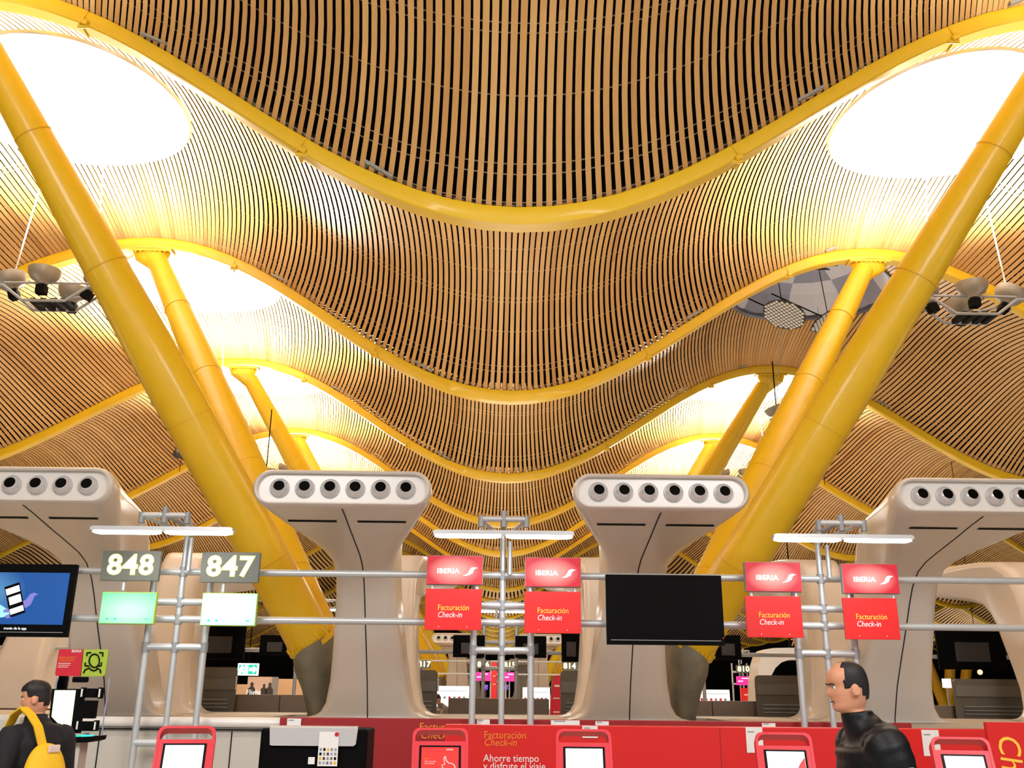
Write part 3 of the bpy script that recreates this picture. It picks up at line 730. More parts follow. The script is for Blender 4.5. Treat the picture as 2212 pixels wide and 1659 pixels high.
# ------------------------------------------------------------------ front red counter
FC = 11.15
a, b = at(962, 1563, FC), at(2146, 1578, FC); zt = (a.z + b.z) / 2
c = tag(empty('red_counter', ((a.x + b.x) / 2, FC, 0)), 'bright red front counter with yellow check-in lettering', 'counter')
MB().box((0, .12, zt / 2), (b.x - a.x, .24, zt), bev=.006).build('counter_front', 'red', c)
xj = at(1556, 1600, FC).x - c.location.x; MB().box((xj, -.002, zt / 2), (.008, .004, zt * .97)).build('panel_joint', 'deep_red', c)
def ctext(s, px, py, size, m, **k):
    p = at(px, py, FC); return text(s, 'lettering', size, (p.x - c.location.x, -.006, p.z), m, c, align='LEFT', **k)
ctext('Facturación', 1045, 1588, .107, 'text_orange', sx=.93); ctext('Check-in', 1045, 1604, .107, 'text_orange', shear=.2, sx=.93)
ctext('Ahorre tiempo', 1044, 1638, .107, 'text_white', sx=.93); ctext('y disfrute el viaje', 1044, 1655, .107, 'text_white', sx=.93)
def card(x0, y0, x1, y1, Y, l):
    q, w, h = rect_at(x0, y0, x1, y1, Y); root = tag(empty('label_card', (q.x, Y, q.z)), l, 'label card', 'small white cards stuck on the desks')
    MB().box((0, 0, 0), (w, .008, h)).build('card_sheet', 'white_card', root)
    MB().box((-w * .2, -.006, h * .32), (w * .4, .003, .012)).build('print_line', 'joint', root)
for p, Y, l in (((1258, 1568, 1291, 1594), FC - .01, 'white card on the red counter behind the second kiosk from centre'), ((1612, 1571, 1648, 1626), FC - .01, 'tall white card on the red counter left of the kiosk near the man'), ((1993, 1577, 2030, 1633), FC - .01, 'tall white card on the red counter at the right kiosk'),
                ((620, 1552, 650, 1573), 12.92, 'white card on the shaded red panel above the black bag machine'), ((1030, 1554, 1058, 1566), 12.92, 'small white card behind the left centre post'), ((1190, 1556, 1252, 1566), 12.92, 'wide pale card behind the red counter right of the centre posts'), ((1286, 1558, 1315, 1569), 12.92, 'small white card under the right-centre tower'), ((1646, 1562, 1675, 1572), 12.92, 'small white card behind the counter near the right frame')):
    card(*p, Y, l)
# upright red sign at the right edge
q, w, h = rect_at(2146, 1560, 2290, 1800, 9.6)
r = tag(empty('red_banner', (q.x, 9.6, 0)), 'red upright panel at the right edge with sideways yellow lettering', 'sign panel')
zt2 = at(2150, 1560, 9.6).z
MB().box((0, .03, zt2 / 2), (w, .06, zt2), bev=.004).build('banner_panel', 'red', r)
p = at(2170, 1590, 9.6); text('Check-in', 'lettering', .30, (p.x - q.x + .02, -.004, p.z + .02), 'text_yellow', r, align='LEFT', rot=(pi / 2, pi / 2, 0), shear=.15, sx=.9)

# ------------------------------------------------------------------ kiosks
def kiosk(px, pt, rz, lean, screen, label):
    p = at(px, pt, 8.0); root = tag(empty('check_in_kiosk', (p.x, 8.0, 0), rz), label, 'check-in kiosk', 'red self check-in kiosks')
    zt = p.z; w = .218; r = .055
    T = Matrix.Translation((0, 0, zt)) @ Matrix.Rotation(radians(-lean), 4, 'X') @ Matrix.Translation((0, 0, 0))
    loop = [(-w, -.62), (-w, -r)] + [(-w + r - r * cos(a), -r + r * sin(a)) for a in (.4, .8, 1.2, 1.57)] + [(w - r + r * sin(a), -r + r * cos(a)) for a in (0, .4, .8, 1.2, 1.57)] + [(w, -.62)]
    rings = []
    # flat band that forms the carrying handle and the side frame
    mb = MB(); n = len(loop)
    inner = [(x * .90, min(z, -.0) - (.018 if z > -.08 else 0)) for x, z in loop]
    secs = []
    for (x, z), (xi, zi) in zip(loop, inner):
        secs.append([T @ Vector((x, 0, z)), T @ Vector((x, .11, z)), T @ Vector((xi, .11, zi)), T @ Vector((xi, 0, zi))])
    mb.loft(secs); mb.build('frame_handle', 'kiosk_red', root, smooth=True)
    MB().prism([(-w * .93, -.62), (w * .93, -.62), (w * .93, -.115), (w * .90, -.105), (-w * .90, -.105), (-w * .93, -.115)], .004, .10, T).build('body_panel', 'kiosk_red', root)
    MB().prism([(-w * .74, -.50), (w * .74, -.50), (w * .74, -.14), (-w * .74, -.14)], -.004, .01, T).build('screen_bezel', 'black_gloss', root)
    s = MB().prism([(-w * .66, -.485), (w * .66, -.485), (w * .66, -.155), (-w * .66, -.155)], -.008, .0, T).build('display', screen, root)
    e = Matrix.Identity(4)
    if screen == 'screen_red':
        mb = MB(); hx, hz = .05, -.29
        pts = [(-.01, .065), (.0, .03), (.02, .012), (.045, .01), (.062, -.005), (.075, -.045)]
        mb.tube([T @ Vector((hx + x, -.011, hz + z)) for x, z in pts], .004, 6)
        pts = [(-.01, .065), (-.02, .05), (-.012, .0), (-.035, .0), (-.03, -.02), (.0, -.05), (.03, -.072)]
        mb.tube([T @ Vector((hx + x, -.011, hz + z)) for x, z in pts], .004, 6); mb.build('hand_symbol', 'text_white', root)
        for (s_, x, z, sz, mm) in (('IBERIA', .075, -.175, .02, 'text_white'), ('Hola', -.105, -.245, .022, 'text_orange'), ('Toca la pantalla', -.075, -.265, .014, 'text_white'), ('para empezar', -.08, -.28, .014, 'text_white')):
            tt = text(s_, 'lettering', sz, (0, 0, 0), mm, None); tt.parent = root
            tt.matrix_basis = T @ Matrix.Translation((x, -.011, z)) @ Matrix.Rotation(pi / 2, 4, 'X')
    if screen == 'screen_pic':
        MB().prism([(.02, -.40), (.10, -.25), (w * .65, -.20), (w * .65, -.48), (.0, -.48)], -.011, -.007, T).build('picture_shape', 'screen_red', root)
        MB().tube([T @ Vector(v) for v in ((-.02, -.012, -.45), (.02, -.012, -.38), (.05, -.012, -.34), (.09, -.012, -.38), (.11, -.012, -.46))], .004, 6).build('hand_symbol', 'screen_white', root)
    yb = (T @ Vector((0, .06, -.62))); MB().box((0, yb.y + .05, yb.z / 2 + .05), (.30, .2, yb.z + .05), bev=.02).build('pedestal', 'kiosk_red', root)
    MB().box((0, yb.y + .05, .02), (.5, .45, .04), bev=.01).build('foot_plate', 'dark_metal', root)
mat('screen_pic', (240, 235, 245), .3, emit=1.1, ecol=(240, 238, 248))
kiosk(406, 1568, radians(12), 24, 'screen_white', 'red check-in kiosk with blank white screen, leftmost, before the left pipe frame')
kiosk(952, 1572, radians(4), 22, 'screen_red', 'red check-in kiosk showing a white hand outline on red')
kiosk(1260, 1575, radians(-2), 22, 'screen_white', 'red check-in kiosk with white screen, right of the counter lettering')
kiosk(1690, 1582, radians(-8), 24, 'screen_pic', 'red check-in kiosk with red and white picture, left of the walking man')
kiosk(2071, 1592, radians(-12), 24, 'screen_white', 'red check-in kiosk with blank white screen, rightmost beyond the walking man')

# black bag-drop machine
Y = 8.6; q, w, h = rect_at(556, 1574, 790, 1760, Y); zt = at(670, 1574, Y).z
r = tag(empty('bag_drop_machine', (q.x, Y, 0)), 'black bag-size machine with silver top flap and a notice sheet', 'bag machine')
MB().box((0, .25, zt / 2), (w, .5, zt), bev=.02).build('machine_body', 'black', r)
MB().prism([(-.36, zt - .13), (-.34, zt - .135), (.34, zt - .135), (.36, zt - .12), (.37, zt - .005), (-.37, zt - .005)], -.035, .004, Matrix.Translation((.0, 0, 0))).tube([(-.37, -.01, zt), (.37, -.01, zt)], .025, 12).build('silver_flap', 'silver', r)
pl, ph_, pw = at(711, 1617, Y), .26, .165
MB().box((pl.x - q.x, -.045, pl.z), (pw, .006, .27)).build('notice_sheet', 'white_card', r)
for iy in range(4):
    for ix in range(5):
        MB().box((pl.x - q.x - .062 + .031 * ix, -.049, pl.z - .11 + .035 * iy), (.018, .003, .022)).build('printed_icon', ['dark_metal', 'desk_brown', 'bag_yellow', 'lens_grey', 'black'][(ix * 3 + iy * 2) % 5] if (ix + iy) % 3 else 'joint', r)
MB().tube([(pl.x - q.x + .065, -.049, pl.z + .115), (pl.x - q.x + .065, -.052, pl.z + .115)], .018, 16).build('prohibition_mark', 'crimson', r)
p2 = at(673, 1643, Y); MB().box((p2.x - q.x, -.006, p2.z), (.055, .006, .055)).build('sticker', 'white_card', r)
p3 = at(690, 1659, Y); MB().box((p3.x - q.x, -.05, p3.z - .03), (.8, .06, .05), bev=.01).build('lower_ledge', 'white_card', r)

# ------------------------------------------------------------------ face-recognition gate at the left
Y = 8.4
r = tag(empty('boarding_station', (at(160, 1600, Y).x, Y, 0)), 'self-service station with lit portrait screen and round-cornered face scan sign', 'boarding station')
ox = r.location.x
def L(px, py, dy=0): p = at(px, py, Y + dy); return Vector((p.x - ox, dy, p.z))
a_, b_, c_, d_ = L(119, 1463), L(178, 1461), L(178, 1402), L(126, 1402)
def rpoly(pts, m, name, y0=-.01, y1=.01):
    return MB().prism([(p.x, p.z) for p in pts], y0, y1).build(name, m, r)
rpoly([L(120, 1456), L(122, 1460), L(176, 1461), L(182, 1403), L(132, 1402), L(128, 1406)], 'crimson', 'sign_left_half')
rpoly([L(175, 1461), L(223, 1461), L(228, 1457), L(235, 1409), L(232, 1403), L(181, 1403)], 'lime', 'sign_right_half')
def tb(pts, name, m='black', rr=.006): MB().tube([L(x, y) + Vector((0, -.016, 0)) for x, y in pts], rr, 6).build(name, m, r)
tb([(194, 1428), (196, 1419), (201, 1414), (207, 1413), (213, 1416), (216, 1424), (216, 1433), (212, 1439), (205, 1442), (199, 1439), (195, 1433), (194, 1428)], 'face_outline')
tb([(182, 1454), (185, 1447), (195, 1443), (198, 1447), (204, 1449), (210, 1447), (211, 1443), (218, 1447), (219, 1454)], 'face_outline')
for pts in ([(189, 1417), (190, 1410), (198, 1410)], [(216, 1410), (224, 1410), (223, 1418)], [(186, 1431), (185, 1438), (194, 1439)], [(213, 1439), (220, 1438), (221, 1431)]): tb(pts, 'corner_mark')
for yy, x0, x1, m in ((1420, 129, 166, 'text_orange'), (1424, 129, 163, 'text_orange'), (1428, 128, 160, 'text_orange'), (1433, 127, 154, 'text_white'), (1437, 127, 152, 'text_white'), (1441, 126, 148, 'text_white')):
    MB().tube([L(x0, yy) + Vector((0, -.012, 0)), L(x1, yy) + Vector((0, -.012, 0))], .0025, 5).build('print_line', m, r)
tt = text('IBERIA', 'lettering', .03, (0, 0, 0), 'text_white', r); pp = L(167, 1407); tt.location = pp + Vector((0, -.013, 0))
mb = MB(); mb.box(L(174, 1468) + Vector((0, 0, 0)), (.125, .05, .045), bev=.01); mb.build('camera_unit', 'black', r)
rpoly([L(104, 1580), L(112, 1488), L(180, 1488), L(170, 1585)], 'black', 'monitor_case', 0, .05)
rpoly([L(112, 1548), L(119, 1491), L(164, 1491), L(153, 1575), L(138, 1575)], 'screen_lime', 'display', -.006, 0)
for (x0, y0, x1, y1) in ((176, 1485, 184, 1508), (214, 1485, 222, 1509), (166, 1555, 174, 1578), (204, 1556, 212, 1579)):
    MB().box((L(x0, y0) + L(x1, y1)) / 2, (abs(L(x1, y0).x - L(x0, y0).x) * 1.1, .05, (L(x0, y0) - L(x0, y1)).z), bev=.004).build('reader_arm', 'black', r)
    MB().box((L(x0, y0) + L(x1, y1)) / 2 + Vector((0, -.03, 0)), (.012, .01, (L(x0, y0) - L(x0, y1)).z * .75)).build('white_strip', 'white_card', r)
for (x0, y0, x1, y1) in ((186, 1487, 210, 1507), (181, 1513, 208, 1552), (174, 1558, 204, 1579)):
    MB().box((L(x0, y0) + L(x1, y1)) / 2, ((L(x1, y0) - L(x0, y0)).x, .06, (L(x0, y0) - L(x0, y1)).z), bev=.006).build('reader_box', 'black', r)
rpoly([L(140, 1587), L(204, 1587), L(202, 1591), L(140, 1591)], 'glow_teal', 'glow_strip', -.06, 0)
rpoly([L(138, 1592), L(204, 1590), L(219, 1589), L(216, 1598), L(205, 1602), L(140, 1604)], 'black', 'desk_shelf', -.12, .12)
MB().box((L(150, 1612).x, .02, L(150, 1640).z - .3), (.22, .16, 1.0)).build('pedestal', 'counter_grey', r)
rpoly([L(140, 1604), L(165, 1604), L(165, 1613), L(142, 1613)], 'black', 'shelf_bracket', -.06, .06)
MB().tube([L(112, 1600) + Vector((0, .05, 0)), L(114, 1480) + Vector((0, .05, 0)), L(120, 1464) + Vector((0, .05, 0))], .008, 6).tube([L(214, 1600) + Vector((0, .05, 0)), L(218, 1560) + Vector((0, .05, 0)), L(232, 1464) + Vector((0, .05, 0))], .006, 6).build('clear_frame', 'lens_grey', r)
# pale rounded pillar cabinet at the left edge
p = at(15, 1545, 9.2); o = tag(MB().box((p.x - .05, 9.4, p.z / 2), (.36, .4, p.z), bev=.04).build('cabinet', 'counter_grey'), 'pale rounded cabinet at the left edge in front of the man', 'cabinet')

# ------------------------------------------------------------------ background row details
BY = FY + 36
def far_sign(px, s, label):
    r_ = number_sign(px, BY - .2, s, label); MB().tube([(0, .1, 0), (0, .1, -r_.location.z)], .03, 8).build('stand_post', 'pipe', r_)
far_sign((903, 1426, 930, 1444), '817', 'tiny distant sign with glowing number 817'); far_sign((1028, 1427, 1060, 1444), '816', 'tiny distant sign with glowing number 816')
far_sign((1086, 1428, 1116, 1445), '815', 'tiny distant sign with glowing number 815'); far_sign((1214, 1430, 1247, 1448), '814', 'tiny distant sign with glowing number 814'); far_sign((1590, 1437, 1622, 1454), '810', 'tiny distant sign with glowing number 810')
def far_screen(px, m, label, Y=BY - .2):
    c, w, h = rect_at(*px, Y); root = tag(empty('desk_screen', c), label, 'screen', 'tiny coloured screens of the distant desks')
    MB().box((0, .03, 0), (w, .05, h)).build('display', m, root)
    MB().tube([(0, .1, 0), (0, .1, -c.z)], .03, 8).build('stand_post', 'pipe', root)
    MB().box((w * .1, -.004, h * .27), (w * .5, .004, h * .1)).box((-w * .22, -.004, -h * .05), (w * .35, .004, h * .12)).build('print_line', 'screen_white', root)
far_screen((1027, 1452, 1059, 1471), 'magenta', 'tiny magenta screen under the number 816'); far_screen((1088, 1452, 1113, 1472), 'magenta', 'tiny magenta screen under the number 815')
far_screen((1591, 1461, 1622, 1480), 'magenta', 'tiny magenta screen under the number 810')
far_screen((1045, 1479, 1054, 1490), 'violet', 'tiny violet screen beyond the left centre post', BY + 34); far_screen((1088, 1479, 1098, 1490), 'violet', 'tiny violet screen beyond the middle post', BY + 34)
def info_board(px, label, Y=44):
    c, w, h = rect_at(*px, Y); root = tag(empty('baggage_board', (c.x, Y, 0)), label, 'information board', 'white baggage rule boards')
    MB().box((0, .05, c.z), (w, .1, h), bev=.02).build('lit_board', 'screen_white', root)
    MB().box((0, -.004, c.z + h * .28), (w * .9, .004, .02)).build('heading_rule', 'lens_grey', root)
    for i in range(6): MB().tube([(-w * .4 + w * .15 * i, -.01, c.z - .02), (-w * .4 + w * .15 * i, 0, c.z - .02)], .06, 8).build('printed_icon', 'joint' if i % 2 else 'crimson', root)
    MB().box((0, .08, (c.z - h / 2) / 2), (w * .9, .1, c.z - h / 2)).build('board_base', 'counter_grey', root)
info_board((943, 1482, 1013, 1530), 'white lit baggage board beside the stooping worker'); info_board((1129, 1485, 1188, 1532), 'white lit baggage board right of the centre posts'); info_board((1509, 1490, 1577, 1530), 'white lit baggage board right of the concrete pier')
def totem(px, m, label, Y, curved=False):
    x0, y0, x1, y1 = px; a, b = at(x0, y0, Y), at(x1, y0, Y); zt = a.z
    root = tag(empty('totem_sign', ((a.x + b.x) / 2, Y, 0)), label, 'totem sign', 'red totem signs'); w = b.x - a.x
    P = [(-w / 2, 0), (w / 2, 0), (w / 2, zt), (-w / 2 + w * .3, zt - .02), (-w / 2 + w * .15, zt - .3), (-w / 2 + w * .02, zt * .6)] if curved else [(-w / 2, 0), (w / 2, 0), (w / 2, zt), (-w / 2, zt)]
    MB().prism(P, 0, .15).build('totem_body', m, root)
    MB().box((.05 * w, -.005, zt - .28), (w * .4, .006, .05)).box((.0, -.005, zt - .6), (w * .5, .006, .03)).box((0, -.005, zt - .95), (w * .5, .006, .03)).build('lettering', 'text_white', root)
totem((1062, 1430, 1074, 1507), 'red', 'slim bright red totem in the far middle', 44.5); totem((1188, 1458, 1215, 1553), 'crimson', 'curved crimson totem left of the booth back', 27, True); totem((1600, 1486, 1619, 1514), 'red', 'small red totem below the number 810', 43)
# exit sign, poster wall, beige wall
c, w, h = rect_at(513, 1433, 558, 1459, 30); r = tag(empty('exit_sign', c), 'green and white lit emergency exit sign with running figure', 'exit sign')
MB().box((0, .04, 0), (w, .08, h), bev=.01).build('sign_case', 'lit_white', r)
MB().box((w * .22, -.004, 0), (w * .42, .01, h * .8)).build('green_half', 'exit_green', r); MB().box((-w * .3, -.004, 0), (w * .28, .01, h * .8)).build('green_half', 'exit_green', r)
MB().prism([(-.1, -.05), (.02, -.05), (.02, -.12), (.14, 0), (.02, .12), (.02, .05), (-.1, .05)], -.014, -.008, Matrix.Translation((w * .22, 0, 0))).build('arrow', 'lit_white', r)
MB().prism([(-.08, -.16), (-.03, -.16), (0, -.05), (.05, -.14), (.09, -.12), (.04, .0), (.09, .05), (.03, .08), (.02, .15), (-.04, .15), (-.03, .08), (-.08, .02)], -.014, -.008, Matrix.Translation((-w * .28, 0, 0))).build('running_figure', 'lit_white', r)
MB().tube([(0, .04, h / 2), (0, .04, h / 2 + 8)], .02, 6).build('hanging_rod', 'black', r)
c, w, h = rect_at(533, 1462, 585, 1530, 38); r = tag(empty('photo_poster', (c.x, 38, 0)), 'poster of three seated people with white lettering', 'poster')
MB().box((0, .1, (c.z + h / 2) / 2), (w, .2, c.z + h / 2)).build('poster_panel', 'poster', r)
def person_shape(x, z, s, nm):
    MB().prism([(x - .1 * s, z - .25 * s), (x + .12 * s, z - .25 * s), (x + .1 * s, z), (x + .04 * s, z + .08 * s), (x + .05 * s, z + .16 * s), (x, z + .2 * s), (x - .05 * s, z + .16 * s), (x - .04 * s, z + .07 * s), (x - .12 * s, z)], -.008, -.002).build(nm, 'dark_metal', r)
for x, s in ((-.28, 1.3), (.18, 1.0), (.4, 1.25)): person_shape(x, c.z + .12, s, 'printed_figure')
text('Flight', 'lettering', .26, (-.2, -.01, at(560, 1496, 38).z), 'screen_white', r)
MB().box((w / 2 + .1, .12, (c.z + h / 2) / 2), (.2, .22, c.z + h / 2)).build('side_panel', 'joint', r)
a, b = at(560, 1466, 40), at(740, 1466, 40); o = tag(MB().box(((a.x + b.x) / 2, 40.2, a.z / 2), (b.x - a.x, .3, a.z)).build('partition', 'wall'), 'beige partition beyond the left pipe frames', 'partition')
a, b = at(505, 1478, 41), at(560, 1470, 41); o = tag(MB().box(((a.x + b.x) / 2, 41.2, a.z / 2), (b.x - a.x + .3, .3, a.z)).build('partition', 'wall'), 'beige partition left of the seated people poster', 'partition')
# far check-in number board with amber digits
c, w, h = rect_at(1706, 1378, 1730, 1399, 30); r = tag(empty('hanging_board', c), 'black hanging board with amber numerals behind the right red sign', 'board')
MB().box((0, .04, 0), (w * 1.1, .08, h)).build('board_case', 'black', r); text('78', 'digits', .30, (0, -.005, 0), 'text_orange', r, bold=.004); MB().tube([(0, .04, h / 2), (0, .04, h / 2 + 9)], .02, 6).build('hanging_rod', 'black', r)
# pale arch beyond the right frame
AP = [(1628, 1530), (1636, 1470), (1641, 1432), (1646, 1415), (1655, 1404), (1670, 1400), (1745, 1398), (1745, 1424), (1706, 1425), (1688, 1431), (1675, 1443), (1664, 1464), (1656, 1490), (1650, 1530)]
q = at(1690, 1530, 33); r = tag(empty('desk_arch', (q.x, 33, 0)), 'pale pink arch seen between the right pair of red signs and the booth back', 'arch')
pp = [at(x, y, 33) for x, y in AP]; pp = [(p.x - q.x, p.z if y < 1520 else 0.02) for p, (x, y) in zip(pp, AP)]
MB().prism(pp, 0, 1.2).build('arch_shell', 'shell', r)
# red warm lamps far right
for (px, py, Y, l) in ((2117, 1452, 32, 'small warm lamp glowing far right'),):
    p = at(px, py, Y); o = tag(empty('hanging_lamp', p), l, 'lamp'); MB().sphere((0, 0, 0), .08).build('lamp_globe', 'warm_lamp', o, smooth='all'); MB().tube([(0, 0, .07), (0, 0, 7)], .01, 6).build('cable', 'black', o)
a = at(2045, 1476, 40); r = tag(empty('light_box', a), 'small white light box beyond the far right tower', 'light box'); MB().box((0, 0, 0), (.28, .2, .35)).build('lit_box', 'lit_white', r); MB().tube([(0, 0, -.2), (0, 0, -a.z)], .04, 8).build('stand', 'joint', r)
for i, (x0, x1) in enumerate(((2010, 2045), (2052, 2030), (2088, 2060))):
    a, b = at(x0 if i != 1 else 2052, 1448, 60), at((2042, 2050, 2078)[i], 1530, 60)
    o = tag(MB().tube([b + (b - a) * (b.z / (a.z - b.z) * .98), a + (a - b) * .8], .30, 16).build('distant_strut', 'yellow', smooth=True), f'distant yellow strut in the gap right of the far right tower, {["left","middle","right"][i]} one', 'roof strut')

exec_people = True
# ------------------------------------------------------------------ people
def head_rings(S=1.0):
    # z from chin(0) to crown(.235); front y (negative = face), back y, half width
    P = [(-.075, .005, .062, .050), (-.045, -.005, .066, .055), (-.02, -.030, .068, .056), (0, -.078, .070, .048), (.012, -.088, .074, .056), (.03, -.088, .085, .062), (.045, -.084, .092, .066), (.055, -.090, .096, .068), (.065, -.086, .099, .070),
         (.075, -.090, .101, .071), (.09, -.092, .104, .073), (.105, -.090, .106, .074), (.118, -.084, .107, .075), (.13, -.088, .107, .076), (.145, -.094, .106, .077), (.165, -.092, .104, .077), (.185, -.084, .098, .073), (.205, -.067, .086, .063), (.222, -.042, .062, .046), (.233, -.012, .03, .022)]
    R = []
    n = 40
    for z, f, b, w in P:
        c = (f + b) / 2; h = (b - f) / 2; ring = []
        for i in range(n):
            a = 2 * pi * i / n; x = w * sin(a); y = c - h * cos(a)
            e = .9; x = w * math.copysign(abs(sin(a)) ** e, sin(a))
            da = min(a, 2 * pi - a)
            nose = math.exp(-(da / .17) ** 2) * (.026 * math.exp(-((z - .083) / .012) ** 2) + .014 * math.exp(-((z - .105) / .016) ** 2))
            brow = math.exp(-((da - .35) / .25) ** 2) * .004 * math.exp(-((z - .132) / .008) ** 2)
            eye = -math.exp(-((da - .38) / .16) ** 2) * .006 * math.exp(-((z - .116) / .009) ** 2)
            lip = math.exp(-(da / .28) ** 2) * (.005 * math.exp(-((z - .052) / .005) ** 2) + .004 * math.exp(-((z - .040) / .004) ** 2) - .004 * math.exp(-((z - .046) / .003) ** 2))
            ring.append(Vector((x, y - nose - brow - eye - lip, z)) * S)
        R.append(ring)
    return R
def skin_mesh(name, verts, edges, radii, rootv=0, sub=2):
    me = bpy.data.meshes.new(name); me.from_pydata([tuple(v) for v in verts], edges, [])
    o = bpy.data.objects.new(name, me); COL.objects.link(o)
    sk = o.modifiers.new('s', 'SKIN'); 
    for i, d in enumerate(me.skin_vertices[0].data):
        r = radii[i]; d.radius = r if isinstance(r, tuple) else (r, r); d.use_root = (i == rootv)
    ss = o.modifiers.new('u', 'SUBSURF'); ss.levels = sub; ss.render_levels = sub
    bpy.context.view_layer.update(); dg = bpy.context.evaluated_depsgraph_get()
    m2 = bpy.data.meshes.new_from_object(o.evaluated_get(dg)); bpy.data.objects.remove(o); return m2
def fuse(meshes, name, voxel, m, parent=None, smooth=3):
    bm = bmesh.new()
    for me, mt in meshes:
        t = bmesh.new(); t.from_mesh(me); t.transform(mt); tmp = bpy.data.meshes.new('t'); t.to_mesh(tmp); t.free(); bm.from_mesh(tmp)
    me = bpy.data.meshes.new(name); bmesh.ops.recalc_face_normals(bm, faces=bm.faces); bm.to_mesh(me); bm.free()
    o = bpy.data.objects.new(name, me); COL.objects.link(o)
    r = o.modifiers.new('r', 'REMESH'); r.mode = 'VOXEL'; r.voxel_size = voxel; r.use_smooth_shade = True
    s = o.modifiers.new('s', 'SMOOTH'); s.iterations = smooth; s.factor = .5
    bpy.context.view_layer.update(); dg = bpy.context.evaluated_depsgraph_get()
    m2 = bpy.data.meshes.new_from_object(o.evaluated_get(dg)); bpy.data.objects.remove(o)
    o = bpy.data.objects.new(name, m2); COL.objects.link(o); m2.materials.clear(); m2.materials.append(MATS[m])
    for p in m2.polygons: p.use_smooth = True
    if parent: o.parent = parent
    return o
def ring_mesh(R):
    mb = MB(); mb.loft(R); bmesh.ops.recalc_face_normals(mb.bm, faces=mb.bm.faces); me = bpy.data.meshes.new('r'); mb.bm.to_mesh(me); mb.bm.free(); return me

